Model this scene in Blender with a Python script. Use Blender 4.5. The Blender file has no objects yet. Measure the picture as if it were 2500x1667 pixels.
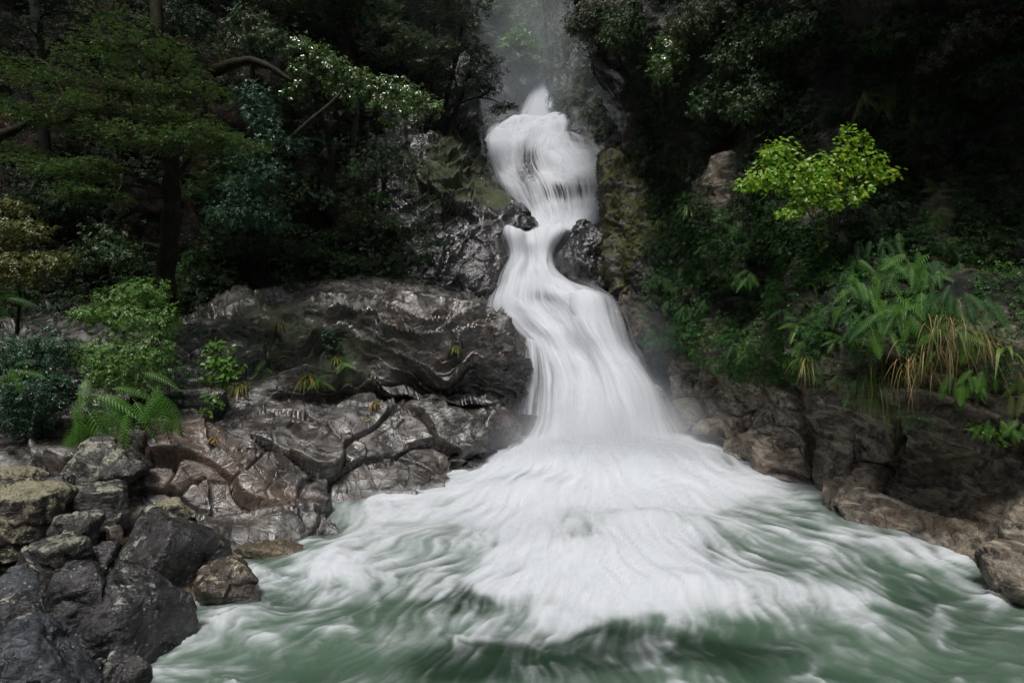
import bpy, math
import numpy as np
from mathutils import Vector, Matrix

# ------------------------------------------------------------------ camera, sky, sun, exposure
sc = bpy.context.scene
COL = sc.collection
FPX, CAM_H, CX, CY, HOR = 1400.0, 3.0, 1250.0, 833.5, 750.0      # the photograph is 2500 x 1667
PITCH = math.atan((CY - HOR) / FPX)
cam = bpy.data.cameras.new('camera'); cam_o = bpy.data.objects.new('camera', cam); COL.objects.link(cam_o)
cam_o.location = (0, 0, CAM_H); cam_o.rotation_euler = (math.pi / 2 - PITCH, 0, 0)
cam.sensor_width = 36; cam.lens = 36 * FPX / 2500; cam.clip_start = .05; cam.clip_end = 500
sc.camera = cam_o

SUN_EL, SUN_AZ = math.radians(67), math.radians(-160)     # azimuth from +Y towards +X: high, over the photographer's left shoulder
world = bpy.data.worlds.new('World'); sc.world = world; world.use_nodes = True
wn = world.node_tree.nodes; wl = world.node_tree.links; wn.clear()
sky = wn.new('ShaderNodeTexSky'); sky.sky_type = 'NISHITA'; sky.sun_disc = False
sky.sun_elevation = SUN_EL; sky.sun_rotation = SUN_AZ; sky.air_density = 1.0; sky.dust_density = 3.0
hs = wn.new('ShaderNodeHueSaturation'); hs.inputs['Saturation'].default_value = .6
bg = wn.new('ShaderNodeBackground'); bg.inputs['Strength'].default_value = .055
wo = wn.new('ShaderNodeOutputWorld')
wl.new(sky.outputs[0], hs.inputs['Color']); wl.new(hs.outputs[0], bg.inputs['Color']); wl.new(bg.outputs[0], wo.inputs['Surface'])
sun = bpy.data.lights.new('sun', 'SUN'); sun.energy = 1.5; sun.angle = math.radians(14); sun.color = (1, .97, .93)
sun_o = bpy.data.objects.new('sun', sun); COL.objects.link(sun_o)
sd = Vector((math.sin(SUN_AZ) * math.cos(SUN_EL), math.cos(SUN_AZ) * math.cos(SUN_EL), math.sin(SUN_EL)))
sun_o.rotation_euler = sd.to_track_quat('Z', 'Y').to_euler(); sun_o.location = (0, 0, 40)
sc.view_settings.view_transform = 'Standard'; sc.view_settings.look = 'None'
sc.view_settings.exposure = 1.0; sc.view_settings.gamma = 1; sc.view_settings.use_curve_mapping = False
cy = sc.cycles
cy.max_bounces = 6; cy.diffuse_bounces = 3; cy.glossy_bounces = 2; cy.transmission_bounces = 3
cy.transparent_max_bounces = 16; cy.volume_bounces = 2; cy.volume_step_rate = 2.0; cy.use_denoising = True
cy.use_adaptive_sampling = True; cy.adaptive_threshold = .02

# ------------------------------------------------------------------ pixel <-> world
CP, SP = math.cos(PITCH), math.sin(PITCH)
def W(px, py, d):
    px, py, d = np.asarray(px, float), np.asarray(py, float), np.asarray(d, float)
    rx = (px - CX) / FPX; ry = -(py - CY) / FPX
    wy = CP + ry * SP; wz = -SP + ry * CP
    return np.stack([rx / wy * d, d + 0 * rx, CAM_H + wz / wy * d], -1)
def Wz(px, py, z):                                       # where the pixel's ray meets height z
    rx = (px - CX) / FPX; ry = -(py - CY) / FPX
    wy = CP + ry * SP; wz = -SP + ry * CP
    d = (z - CAM_H) / (wz / wy)
    return W(px, py, d)
def PX(P):                                               # world -> pixel
    P = np.asarray(P, float); y = P[..., 1]; z = P[..., 2] - CAM_H
    f = y * CP - z * SP; u = y * SP + z * CP
    return CX + P[..., 0] / f * FPX, CY - u / f * FPX

# ------------------------------------------------------------------ noise
_r = np.random.default_rng(7)
PERM = np.tile(_r.permutation(256), 3)
GR = _r.normal(size=(256, 3)); GR /= np.linalg.norm(GR, axis=1)[:, None]; GR = GR.astype(np.float32)
RV = _r.random((256, 6)).astype(np.float32)
def _hash(x, y, z): return PERM[PERM[PERM[x & 255] + (y & 255)] + (z & 255)]
def perlin(P):
    P = np.asarray(P, np.float32); Pi = np.floor(P); f = P - Pi; Pi = Pi.astype(np.int32)
    u = f * f * f * (f * (f * 6 - 15) + 10); out = 0
    for a in (0, 1):
        for b in (0, 1):
            for c in (0, 1):
                g = GR[_hash(Pi[..., 0] + a, Pi[..., 1] + b, Pi[..., 2] + c)]
                d = (g[..., 0] * (f[..., 0] - a) + g[..., 1] * (f[..., 1] - b) + g[..., 2] * (f[..., 2] - c))
                w = (u[..., 0] if a else 1 - u[..., 0]) * (u[..., 1] if b else 1 - u[..., 1]) * (u[..., 2] if c else 1 - u[..., 2])
                out = out + d * w
    return out * 1.6
def fbm(P, o=4, g=.5, l=2.03):
    s = 0; a = 1; P = np.asarray(P, np.float32)
    for i in range(o): s = s + a * perlin(P + 17.3 * i); P = P * l; a *= g
    return s
def ridged(P, o=4, g=.5):
    s = 0; a = 1; P = np.asarray(P, np.float32)
    for i in range(o): s = s + a * (1 - 2 * np.abs(perlin(P + 11.1 * i))); P = P * 2.05; a *= g
    return s
def voronoi(P):
    P = np.asarray(P, np.float32); Pi = np.floor(P).astype(np.int32)
    F1 = np.full(P.shape[:-1], 9., np.float32); F2 = F1.copy(); ID = np.zeros(P.shape[:-1], np.int32); C = np.zeros_like(P)
    for a in (-1, 0, 1):
        for b in (-1, 0, 1):
            for c in (-1, 0, 1):
                q = Pi + np.array([a, b, c], np.int32); h = _hash(q[..., 0], q[..., 1], q[..., 2])
                cen = q + RV[h][..., :3]; d = np.sqrt(((P - cen) ** 2).sum(-1))
                n = d < F1; F2 = np.where(n, F1, np.minimum(F2, d)); ID = np.where(n, h, ID); C = np.where(n[..., None], cen, C); F1 = np.where(n, d, F1)
    return F1, F2, ID, C
def sstep(a, b, x): t = np.clip((x - a) / (b - a), 0, 1); return t * t * (3 - 2 * t)
def facets(P, s, tilt=.5, off=.4, crack=.5, cw=.07):
    """broken-rock relief: each cell a tilted plane of its own, an open joint between cells; metres"""
    Q = P / s + .25 * np.stack([perlin(P / s * 1.3 + 5), perlin(P / s * 1.3 + 25), perlin(P / s * 1.3 + 45)], -1)
    F1, F2, ID, C = voronoi(Q)
    g = GR[ID]; t = ((Q - C) * g).sum(-1)
    return s * (tilt * t + off * (RV[ID][..., 3] - .5) - crack * (1 - sstep(0, cw, F2 - F1)) * .25)

# ------------------------------------------------------------------ mesh helpers
def make_mesh(name, V, F, attrs=None, uv=None, smooth=True):
    V = np.ascontiguousarray(V, np.float32).reshape(-1, 3)
    me = bpy.data.meshes.new(name)
    Fs = F if isinstance(F, list) else [F]
    idx = np.concatenate([f.ravel() for f in Fs]).astype(np.int32)
    tot = np.concatenate([np.full(len(f), f.shape[1], np.int32) for f in Fs])
    st = np.concatenate([[0], np.cumsum(tot)[:-1]]).astype(np.int32)
    me.vertices.add(len(V)); me.vertices.foreach_set('co', V.ravel())
    me.loops.add(len(idx)); me.loops.foreach_set('vertex_index', idx)
    me.polygons.add(len(tot)); me.polygons.foreach_set('loop_start', st)
    if smooth: me.polygons.foreach_set('use_smooth', np.ones(len(tot), bool))
    for k, a in (attrs or {}).items():
        at = me.attributes.new(k, 'FLOAT', 'POINT'); at.data.foreach_set('value', np.ascontiguousarray(a, np.float32).ravel())
    if uv is not None:
        l = me.uv_layers.new(name='flow'); l.data.foreach_set('uv', np.ascontiguousarray(uv.reshape(-1, 2)[idx], np.float32).ravel())
    me.update(calc_edges=True)
    return me
def link(name, me, mat=None, parent=None, loc=None):
    o = bpy.data.objects.new(name, me); COL.objects.link(o)
    if me is not None and mat is not None and len(me.materials) == 0: me.materials.append(mat)
    if parent is not None: o.parent = parent
    if loc is not None: o.location = loc
    return o
def tag(o, label=None, cat=None, group=None, kind=None):
    for k, v in (('label', label), ('category', cat), ('group', group), ('kind', kind)):
        if v: o[k] = v
    return o
def empty(name, loc, label, cat, group=None):
    o = bpy.data.objects.new(name, None); o.empty_display_size = .2; COL.objects.link(o); o.location = loc
    return tag(o, label, cat, group)
def gridF(nr, nc):
    i = np.arange(nr - 1)[:, None] * nc + np.arange(nc - 1)[None]
    return np.stack([i, i + 1, i + nc + 1, i + nc], -1).reshape(-1, 4)
def cr(A, n, w=None):                                    # Catmull-Rom along axis 0, index parameter; w: share of samples per stretch
    A = np.asarray(A, float); m = len(A)
    t = np.linspace(0, m - 1, n)
    if w is not None: t = np.interp(np.linspace(0, 1, n), np.concatenate([[0], np.cumsum(w) / np.sum(w)]), np.arange(m))
    i = np.minimum(t.astype(int), m - 2); f = (t - i).reshape((-1,) + (1,) * (A.ndim - 1))
    E = np.concatenate([[2 * A[0] - A[1]], A, [2 * A[-1] - A[-2]]])
    p0, p1, p2, p3 = E[i], E[i + 1], E[i + 2], E[i + 3]
    return .5 * (2 * p1 + (p2 - p0) * f + (2 * p0 - 5 * p1 + 4 * p2 - p3) * f ** 2 + (3 * p1 - p0 - 3 * p2 + p3) * f ** 3)
def loft(rows, nr, nc, world=False, wr=None, wc=None):
    A = np.array(rows, float)
    if not world: A = W(A[..., 0], A[..., 1], A[..., 2])
    B = cr(A, nr, wr); B = cr(np.swapaxes(B, 0, 1), nc, wc)
    return np.swapaxes(B, 0, 1)
def normals(G):
    du = np.gradient(G, axis=1); dv = np.gradient(G, axis=0)
    n = np.cross(du, dv); n /= np.linalg.norm(n, axis=-1)[..., None] + 1e-9
    return n
def facing(G):                                           # normals turned to the camera side
    n = normals(G); c = np.array([0, 0, CAM_H]) - G
    return n if ((n * c).sum(-1) > 0).mean() > .5 else -n
TERR = {}
def register(name, V, N):
    V = V.reshape(-1, 3); N = N.reshape(-1, 3); x, y = PX(V)
    TERR[name] = (V, N, x, y)
def hit(px, py, names=None, r=14):
    best = None
    for k, (V, N, x, y) in TERR.items():
        if names and k not in names: continue
        m = np.nonzero((np.abs(x - px) < r) & (np.abs(y - py) < r) & (V[:, 1] > 0))[0]
        if len(m) == 0: continue
        j = m[np.argmin(V[m, 1] + .01 * np.hypot(x[m] - px, y[m] - py))]
        if best is None or V[j, 1] < best[0][1]: best = (V[j], N[j])
    if best is None and r < 200: return hit(px, py, names, r * 2)
    return best if best is not None else (W(px, py, 10), np.array([0, -1., 0]))

# ------------------------------------------------------------------ materials
class NT:
    def __init__(s, name):
        s.m = bpy.data.materials.new(name); s.m.use_nodes = True; s.t = s.m.node_tree; s.t.nodes.clear()
        s.out = s.n('ShaderNodeOutputMaterial')
    def n(s, typ, **k):
        x = s.t.nodes.new(typ)
        for a, b in k.items(): setattr(x, a, b)
        return x
    def l(s, a, b): s.t.links.new(a, b); return s
    def val(s, sock, v):
        if hasattr(v, 'is_output') or isinstance(v, bpy.types.NodeSocket): s.l(v, sock)
        else: sock.default_value = v
    def noise(s, vec, scale, detail=4, rough=.55, dist=0.):
        x = s.n('ShaderNodeTexNoise'); s.l(vec, x.inputs['Vector'])
        x.inputs['Scale'].default_value = scale; x.inputs['Detail'].default_value = detail; x.inputs['Roughness'].default_value = rough
        x.inputs['Distortion'].default_value = dist
        return x.outputs['Fac']
    def voro(s, vec, scale, feat='F1', out='Distance'):
        x = s.n('ShaderNodeTexVoronoi', feature=feat); s.l(vec, x.inputs['Vector']); x.inputs['Scale'].default_value = scale
        return x.outputs[out]
    def math(s, op, a, b=0., c=None):
        x = s.n('ShaderNodeMath', operation=op); s.val(x.inputs[0], a); s.val(x.inputs[1], b)
        if c is not None: s.val(x.inputs[2], c)
        return x.outputs[0]
    def ramp(s, f, lo, hi, a=0., b=1.):
        x = s.n('ShaderNodeMapRange', interpolation_type='SMOOTHSTEP'); s.val(x.inputs[0], f)
        for i, v in zip((1, 2, 3, 4), (lo, hi, a, b)): x.inputs[i].default_value = v
        return x.outputs[0]
    def mix(s, f, a, b):
        x = s.n('ShaderNodeMix', data_type='RGBA'); s.val(x.inputs[0], f)
        for q, v in ((x.inputs[6], a), (x.inputs[7], b)):
            if isinstance(v, tuple): q.default_value = (*v, 1)
            else: s.l(v, q)
        return x.outputs[2]
    def attr(s, name): x = s.n('ShaderNodeAttribute', attribute_name=name); return x.outputs['Fac']
    def mapping(s, vec, scale):
        x = s.n('ShaderNodeMapping'); s.l(vec, x.inputs[0]); x.inputs['Scale'].default_value = scale; return x.outputs[0]
    def bump(s, h, strength=.5, dist=.02, prev=None):
        x = s.n('ShaderNodeBump'); x.inputs['Strength'].default_value = strength; x.inputs['Distance'].default_value = dist
        s.l(h, x.inputs['Height'])
        if prev is not None: s.l(prev, x.inputs['Normal'])
        return x.outputs[0]

def rock_mat(name, dark, mid, light, rough=(.18, .5), moss=0., mosscol=(.045, .06, .012), lichen=0., lichcol=(.42, .42, .34), stain=(.09, .045, .02), stain_amt=.4, fine=14, wetspec=.6, bs=1.):
    m = NT(name); co = m.n('ShaderNodeTexCoord').outputs['Object']
    big = m.noise(co, 1.1, 5, .6, .6); med = m.noise(co, 4.5, 6, .65, .8); fin = m.noise(co, fine * 3, 5, .7)
    c = m.mix(m.ramp(med, .36, .64), dark, mid)
    c = m.mix(m.ramp(m.noise(m.mapping(co, (1, 1, 2.6)), 2.3, 6, .7, 1.2), .46, .66), c, light)
    c = m.mix(m.math('MULTIPLY', m.ramp(m.noise(co, 1.7, 5, .65, 1.0), .5, .68), stain_amt), c, stain)
    c = m.mix(m.math('MULTIPLY', m.ramp(fin, .42, .7), .45), c, m.mix(.5, c, light))
    c = m.mix(m.math('MULTIPLY', m.ramp(m.math('MULTIPLY', m.attr('warm'), m.math('ADD', .35, med)), .35, .8), .75), c, m.mix(med, (.06, .036, .024), (.21, .15, .11)))
    # crusty black lichen and pale specks
    c = m.mix(m.math('MULTIPLY', m.ramp(m.noise(co, 9, 5, .7), .55, .66), .6), c, tuple(x * .35 for x in dark))
    spk = m.math('MULTIPLY', m.ramp(m.voro(co, 19), .21, .12), m.ramp(m.noise(co, 2.6, 3, .6), .46, .56))
    c = m.mix(m.math('MULTIPLY', spk, .8 if lichen else .5), c, lichcol)
    if lichen:
        up = m.n('ShaderNodeSeparateXYZ'); m.l(m.n('ShaderNodeNewGeometry').outputs['Normal'], up.inputs[0])
        lm = m.math('ADD', m.noise(co, 5.5, 7, .72, .3), m.math('MULTIPLY', up.outputs[2], .16))
        lmask = m.ramp(lm, .76 - .24 * lichen, .82 - .24 * lichen)
        lc = m.mix(m.noise(co, 30, 3), lichcol, tuple(x * .6 for x in lichcol))
        lmask = m.math('MULTIPLY', lmask, m.ramp(m.noise(co, 34, 5, .75), .40, .50, .12, 1)); c = m.mix(lmask, c, lc)
    up = m.n('ShaderNodeSeparateXYZ'); m.l(m.n('ShaderNodeNewGeometry').outputs['Normal'], up.inputs[0])
    mm = m.math('ADD', m.math('MULTIPLY', up.outputs[2], .22), m.math('ADD', m.noise(co, 2.4, 6, .68, .4), m.attr('moss')))
    mk = m.ramp(mm, 1.0 - .4 * moss, 1.1 - .4 * moss)
    mc = m.mix(m.ramp(m.noise(co, 12, 4, .6), .35, .65), mosscol, tuple(x * f for x, f in zip(mosscol, (.42, .5, .6))))
    c = m.mix(mk, c, mc)
    c = m.mix(m.math('MULTIPLY', m.attr('shade_moss'), m.ramp(m.noise(co, 1.3, 5, .6), .62, .45, .55, 1.)), c, (.006, .0065, .005))  # near-black coat: shade painted into the colour, along with dark moss
    p = m.n('ShaderNodeBsdfPrincipled'); m.l(c, p.inputs['Base Color'])
    rr = m.ramp(m.noise(co, 3.1, 5, .6), .35, .65, rough[0], rough[1])
    rg = m.n('ShaderNodeMix', data_type='FLOAT'); m.l(mk, rg.inputs[0]); m.l(rr, rg.inputs[2]); rg.inputs[3].default_value = .9
    m.l(rg.outputs[0], p.inputs['Roughness']); p.inputs['Specular IOR Level'].default_value = wetspec
    b = m.bump(med, .8 * bs, .10); b = m.bump(fin, .5 * bs, .016, b)
    v = m.voro(m.mapping(co, (1, 1, 1.6)), 3.2, 'DISTANCE_TO_EDGE'); b = m.bump(m.ramp(v, 0, .035), .35, .03, b)
    b = m.bump(m.noise(co, fine * 9, 3, .7), .35, .006, b)
    m.l(b, p.inputs['Normal']); m.l(p.outputs[0], m.out.inputs[0])
    return m.m

def leaf_mat(name, dark, light, rough=.38, spec=.5, trans=.25, accent=None, acc=.0):
    m = NT(name); t = m.attr('tone')
    r = m.n('ShaderNodeObjectInfo').outputs['Random']
    f = m.math('FRACT', m.math('ADD', t, m.math('MULTIPLY', r, .37)))
    c = m.mix(f, dark, light)
    if accent: c = m.mix(m.ramp(m.math('FRACT', m.math('MULTIPLY', f, 7.31)), 1 - acc, 1.001 - acc), c, accent)
    p = m.n('ShaderNodeBsdfPrincipled'); m.l(c, p.inputs['Base Color'])
    p.inputs['Roughness'].default_value = rough; p.inputs['Specular IOR Level'].default_value = spec
    if trans:
        tr = m.n('ShaderNodeBsdfTranslucent'); m.l(c, tr.inputs[0]); mx = m.n('ShaderNodeMixShader'); mx.inputs[0].default_value = trans
        m.l(p.outputs[0], mx.inputs[1]); m.l(tr.outputs[0], mx.inputs[2]); m.l(mx.outputs[0], m.out.inputs[0])
    else: m.l(p.outputs[0], m.out.inputs[0])
    return m.m

def bark_mat(name, dark, mid, moss):
    m = NT(name); co = m.n('ShaderNodeTexCoord').outputs['Object']
    n = m.noise(m.mapping(co, (1, 1, .25)), 14, 5, .7); c = m.mix(m.ramp(n, .35, .65), dark, mid)
    c = m.mix(m.ramp(m.noise(co, 4, 5, .7), .48, .6), c, moss)
    p = m.n('ShaderNodeBsdfPrincipled'); m.l(c, p.inputs['Base Color']); p.inputs['Roughness'].default_value = .75; p.inputs['Specular IOR Level'].default_value = .2
    m.l(m.bump(n, .6, .03), p.inputs['Normal']); m.l(p.outputs[0], m.out.inputs[0]); return m.m

M = {}
M['grey_rock'] = rock_mat('wet grey layered rock', (.010, .0095, .009), (.044, .04, .036), (.155, .145, .13), (.14, .5), moss=.15, stain=(.085, .05, .028), fine=12, wetspec=.95, stain_amt=.4, bs=.45, mosscol=(.026, .034, .008))
M['black_rock'] = rock_mat('wet black rock', (.008, .008, .009), (.022, .022, .024), (.05, .05, .052), (.08, .25), moss=.12, stain_amt=.15, wetspec=1.0, bs=.7)
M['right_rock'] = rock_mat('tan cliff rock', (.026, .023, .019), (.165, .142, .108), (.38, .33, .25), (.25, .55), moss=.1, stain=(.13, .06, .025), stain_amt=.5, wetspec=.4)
M['far_rock'] = rock_mat('far wet rock', (.02, .02, .021), (.06, .06, .06), (.14, .14, .14), (.12, .35), moss=.3, mosscol=(.03, .045, .012), wetspec=.8)
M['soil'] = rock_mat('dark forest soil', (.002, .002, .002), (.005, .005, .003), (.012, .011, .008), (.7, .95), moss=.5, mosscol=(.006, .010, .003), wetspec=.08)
M['spur'] = rock_mat('mossy spur rock', (.02, .02, .018), (.05, .048, .04), (.12, .11, .1), (.2, .5), moss=.95, mosscol=(.105, .105, .025), wetspec=.6)
M['bark'] = bark_mat('dark wet bark', (.005, .005, .004), (.015, .014, .012), (.012, .015, .005))
M['mossbark'] = bark_mat('moss covered bark', (.006, .007, .003), (.014, .014, .005), (.022, .024, .005))
M['twig'] = bark_mat('pale twig', (.07, .065, .055), (.14, .13, .11), (.06, .06, .04))

# ------------------------------------------------------------------ the setting: rock and hillsides
def surface(name, rows, nr, nc, mat, disp, moss=None, label=None, extra=None, world=False, wr=None, wc=None, warm=None):
    G = loft(rows, nr, nc, world, wr, wc); N = facing(G)
    x, y = PX(G)
    G = G + N * disp(G, N, x, y)[..., None]
    N2 = facing(G)
    if extra is not None: G = G + extra(G, N2, x, y); N2 = facing(G)
    at = {'warm': (warm(x, y) if warm else np.zeros(G.shape[:2])), 'moss': (moss(G, N2, x, y) if moss else np.zeros(G.shape[:2])), 'shade_moss': (sstep(900, 760, y + 70 * fbm(G * .8, 3)) * np.maximum(sstep(1500, 1560, x), sstep(430, 360, y)) * np.clip(1 - 1.3 * pale(x, y), 0, 1) if name == 'cliff_right' else np.zeros(G.shape[:2]))}  # last mask paints shade and dark moss over the upper right cliff
    F = gridF(nr, nc)
    me = make_mesh(name, G, F, at)
    o = link(name, me, mat); tag(o, label, kind='structure')
    register(name, G, N2)
    return o
def blobs(x, y, L):                                      # soft patches: (px, py, rx, ry, amount)
    s = 0
    for a, b, rx, ry, k in L: s = s + k * np.exp(-((x - a) / rx) ** 2 - ((y - b) / ry) ** 2)
    return s

def strata(P, lam, tilt=(.18, .1), warp=.35, sharp=3.0):
    s = (P[..., 2] + tilt[0] * P[..., 0] + tilt[1] * P[..., 1] + warp * fbm(P * .55, 3)) / lam
    k = np.floor(s); f = s - k
    jit = RV[(k.astype(int) * 37) & 255][..., 2]
    return (f ** sharp) * (.5 + jit)                    # bulges towards the top of each bed, then cuts back

# left bank: layered wet ledge above, massive block below
L_rows = [
 [(-900,700,12.5),(-400,720,12.3),(0,720,12.5),(300,720,13),(500,700,14),(700,680,15),(900,672,16),(1050,680,16.4),(1180,720,16.6),(1290,800,17)],
 [(-900,860,10),(-400,860,10),(0,860,10),(300,840,10.6),(500,790,11.8),(700,738,13),(900,706,14.2),(1050,722,14.6),(1180,762,14.9),(1275,805,15.6)],
 [(-900,960,8.9),(-400,960,8.9),(0,960,8.9),(300,920,9.6),(500,870,10.6),(700,806,11.9),(880,760,12.8),(1050,758,13.3),(1190,785,13.5),(1290,825,14.2)],
 [(-900,1020,8.3),(-400,1020,8.3),(0,1020,8.3),(300,980,9),(500,930,10),(700,880,11),(880,858,11.8),(1050,840,12.2),(1200,836,12.4),(1306,865,13.2)],
 [(-900,1070,7.9),(-400,1070,7.9),(0,1070,7.9),(300,1010,8.8),(500,975,9.6),(700,945,10.5),(880,935,11.2),(1050,915,11.6),(1200,920,11.9),(1312,930,12.8)],
 [(-900,1110,7.6),(-400,1110,7.6),(0,1110,7.6),(300,1040,8.5),(500,1000,9.3),(700,985,10.4),(880,985,11.1),(1050,982,11.6),(1200,990,11.9),(1300,1000,12.7)],
 [(-900,1180,7.2),(-400,1170,7.2),(0,1160,7.3),(300,1080,8.1),(500,1035,8.8),(700,1012,9.7),(880,1005,10.3),(1050,1005,10.8),(1200,1015,11.2),(1290,1040,12.0)],
 [(-900,1280,6.6),(-400,1260,6.7),(0,1240,6.8),(300,1170,7.6),(500,1140,8.1),(700,1120,8.9),(880,1100,9.5),(1050,1080,10.2),(1190,1075,10.7),(1280,1085,11.6)],
 [(-900,1500,5.0),(-400,1480,5.1),(0,1430,5.6),(280,1300,6.8),(500,1240,7.6),(720,1225,8.2),(870,1200,8.7),(990,1160,9.4),(1120,1130,10.2),(1265,1110,11.4)],
 [(-900,2050,3.0),(-400,1950,3.3),(0,1800,3.9),(300,1620,4.7),(470,1385,6.55),(744,1300,7.6),(882,1278,7.9),(988,1243,8.5),(1075,1195,9.4),(1250,1140,10.7)],
]
L_rows = [r[:-1] + [(r[-1][0] - 26, r[-1][1], r[-1][2])] for r in L_rows]
L_rows = [[tuple(W(*p)) for p in r] for r in L_rows]
L_rows.append([(x + .1, y - .8, -.7) for x, y, z in L_rows[-1]])
L_rows.append([(x + .3, y - 3.0, -1.2) for x, y, z in L_rows[-2]])
def L_disp(P, N, x, y):
    up = sstep(1010, 960, y) * sstep(560, 820, x)
    low = 1 - up
    d = .12 * fbm(P * .8, 2)
    d = d + up * (.25 + .75 * sstep(705, 790, y)) * (.46 * (strata(P, .52) - .25) + .15 * (strata(P, .2, warp=.6, sharp=2.2) - .25) + .03 * fbm(P * np.array([1, 1, 3.]) * 2.2, 3))
    d = d + low * (facets(P * np.array([.75, 1, 1.2]) + 3, 1.25, .45, .22, .7, .035) * .6 + facets(P * np.array([.6, 1, 1.4]) + 9, .6, .35, .08, .9, .03) * .2 + .10 * (strata(P, .5, (.55, .2), .7) - .25))
    d = d + .004 * ridged(P * 6, 2) + .022 * ridged(P * 1.9, 2)
    return d * (.35 + .65 * sstep(1300, 1200, x))
def L_moss(P, N, x, y):
    return blobs(x, y, [(800,860,120,70,.5),(700,780,160,50,.35),(850,950,90,40,.6),(1010,850,140,28,.5),(880,700,200,30,.2),(650,740,180,50,.25),(560,830,80,50,.4),(560,930,120,60,.45),
                        (690,880,80,70,.3),(900,880,40,50,.3),(330,1130,60,30,.4),(130,1000,300,130,.4),(1000,980,120,18,.2)]) - .08
surface('rock_bank', L_rows, 350, 480, M['grey_rock'], L_disp, L_moss, 'layered wet grey ledge on the left bank above a massive brown block', world=True, wr=[.6,1.3,1.5,1.3,.9,1,1.2,1.2,.8,.4,.2], wc=[.3,.6,1,1,1.3,1.2,1.2,1.2,1.1],
        warm=lambda x, y: blobs(x, y, [(470,1130,190,120,1.),(690,1230,120,60,.8),(960,800,60,40,.7),(1100,1100,60,40,.3)]))

# hillside under the left forest
H_rows = [
 [(-1500,-1300,12),(-900,-1300,14),(0,-1200,17),(600,-1000,20),(900,-700,24),(1120,-500,30)],
 [(-1500,-500,12),(-900,-500,13),(0,-450,15.5),(600,-350,18.5),(900,-250,22),(1150,-120,28)],
 [(-1500,0,12),(-900,0,12.6),(0,0,14.2),(600,0,17),(880,60,20),(1110,130,25)],
 [(-1500,400,11.3),(-900,400,11.6),(0,400,13),(500,400,15),(800,400,17.4),(1030,330,21)],
 [(-1500,700,10.6),(-900,700,10.8),(0,690,12),(500,660,14),(800,640,16),(1010,560,18.5)],
 [(-1500,860,9.6),(-900,860,9.9),(0,850,11),(500,780,13),(800,735,15),(1060,740,16.5)],
]
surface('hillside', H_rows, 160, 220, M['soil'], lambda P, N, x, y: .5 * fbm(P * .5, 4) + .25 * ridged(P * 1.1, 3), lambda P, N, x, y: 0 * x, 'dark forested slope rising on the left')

# mossy cliff between the forest and the upper falls
C_rows = [
 [(1135,215,29),(1150,330,26),(1170,440,24),(1220,500,22.5),(1285,560,21),(1250,590,20),(1220,650,19.5),(1190,740,19),(1180,820,18)],
 [(1152,205,24),(1174,330,22),(1197,434,20.4),(1247,484,19.2),(1310,553,18.2),(1232,562,17.7),(1240,636,17),(1200,725,16.2),(1200,800,15.4)],
 [(1110,225,22.4),(1135,330,20.8),(1150,430,19.3),(1190,490,18.3),(1225,548,17.4),(1200,585,16.9),(1195,640,16.4),(1160,710,15.9),(1160,800,15.2)],
 [(1050,235,21.4),(1085,340,19.8),(1095,430,18.4),(1115,500,17.7),(1130,560,17.1),(1130,610,16.6),(1120,660,16.2),(1095,720,15.8),(1080,800,15)],
 [(970,245,20.6),(1020,350,19.2),(1030,440,18.0),(1040,510,17.3),(1050,570,16.9),(1045,620,16.5),(1030,670,16.2),(1000,725,15.8),(980,800,15)],
 [(800,250,20.5),(850,380,18.8),(880,480,18),(890,550,17.4),(890,610,17),(890,650,16.6),(880,690,16.3),(870,740,15.8),(860,800,15.2)],
]
def C_disp(P, N, x, y):
    e = .35 + .65 * sstep(1230, 1120, x)
    return e * (facets(P + 31, 1.5, .6, .3, .5, .05) * .5 + facets(P * np.array([1, 1, .6]) + 2, .5, .5, .2, .4) * .4 + .22 * (strata(P, .8, (-1.1, .2), .5) - .25) + .07 * ridged(P * 1.3, 3))
surface('cliff_left', C_rows, 200, 230, M['black_rock'], C_disp,
        lambda P, N, x, y: blobs(x, y, [(1130,330,60,110,.42),(1185,430,60,60,.4),(1100,480,50,90,.4),(1215,490,60,30,.5),(1010,420,100,150,.5)]) - .05, 'mossy wet black cliff left of the upper falls')

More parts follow.
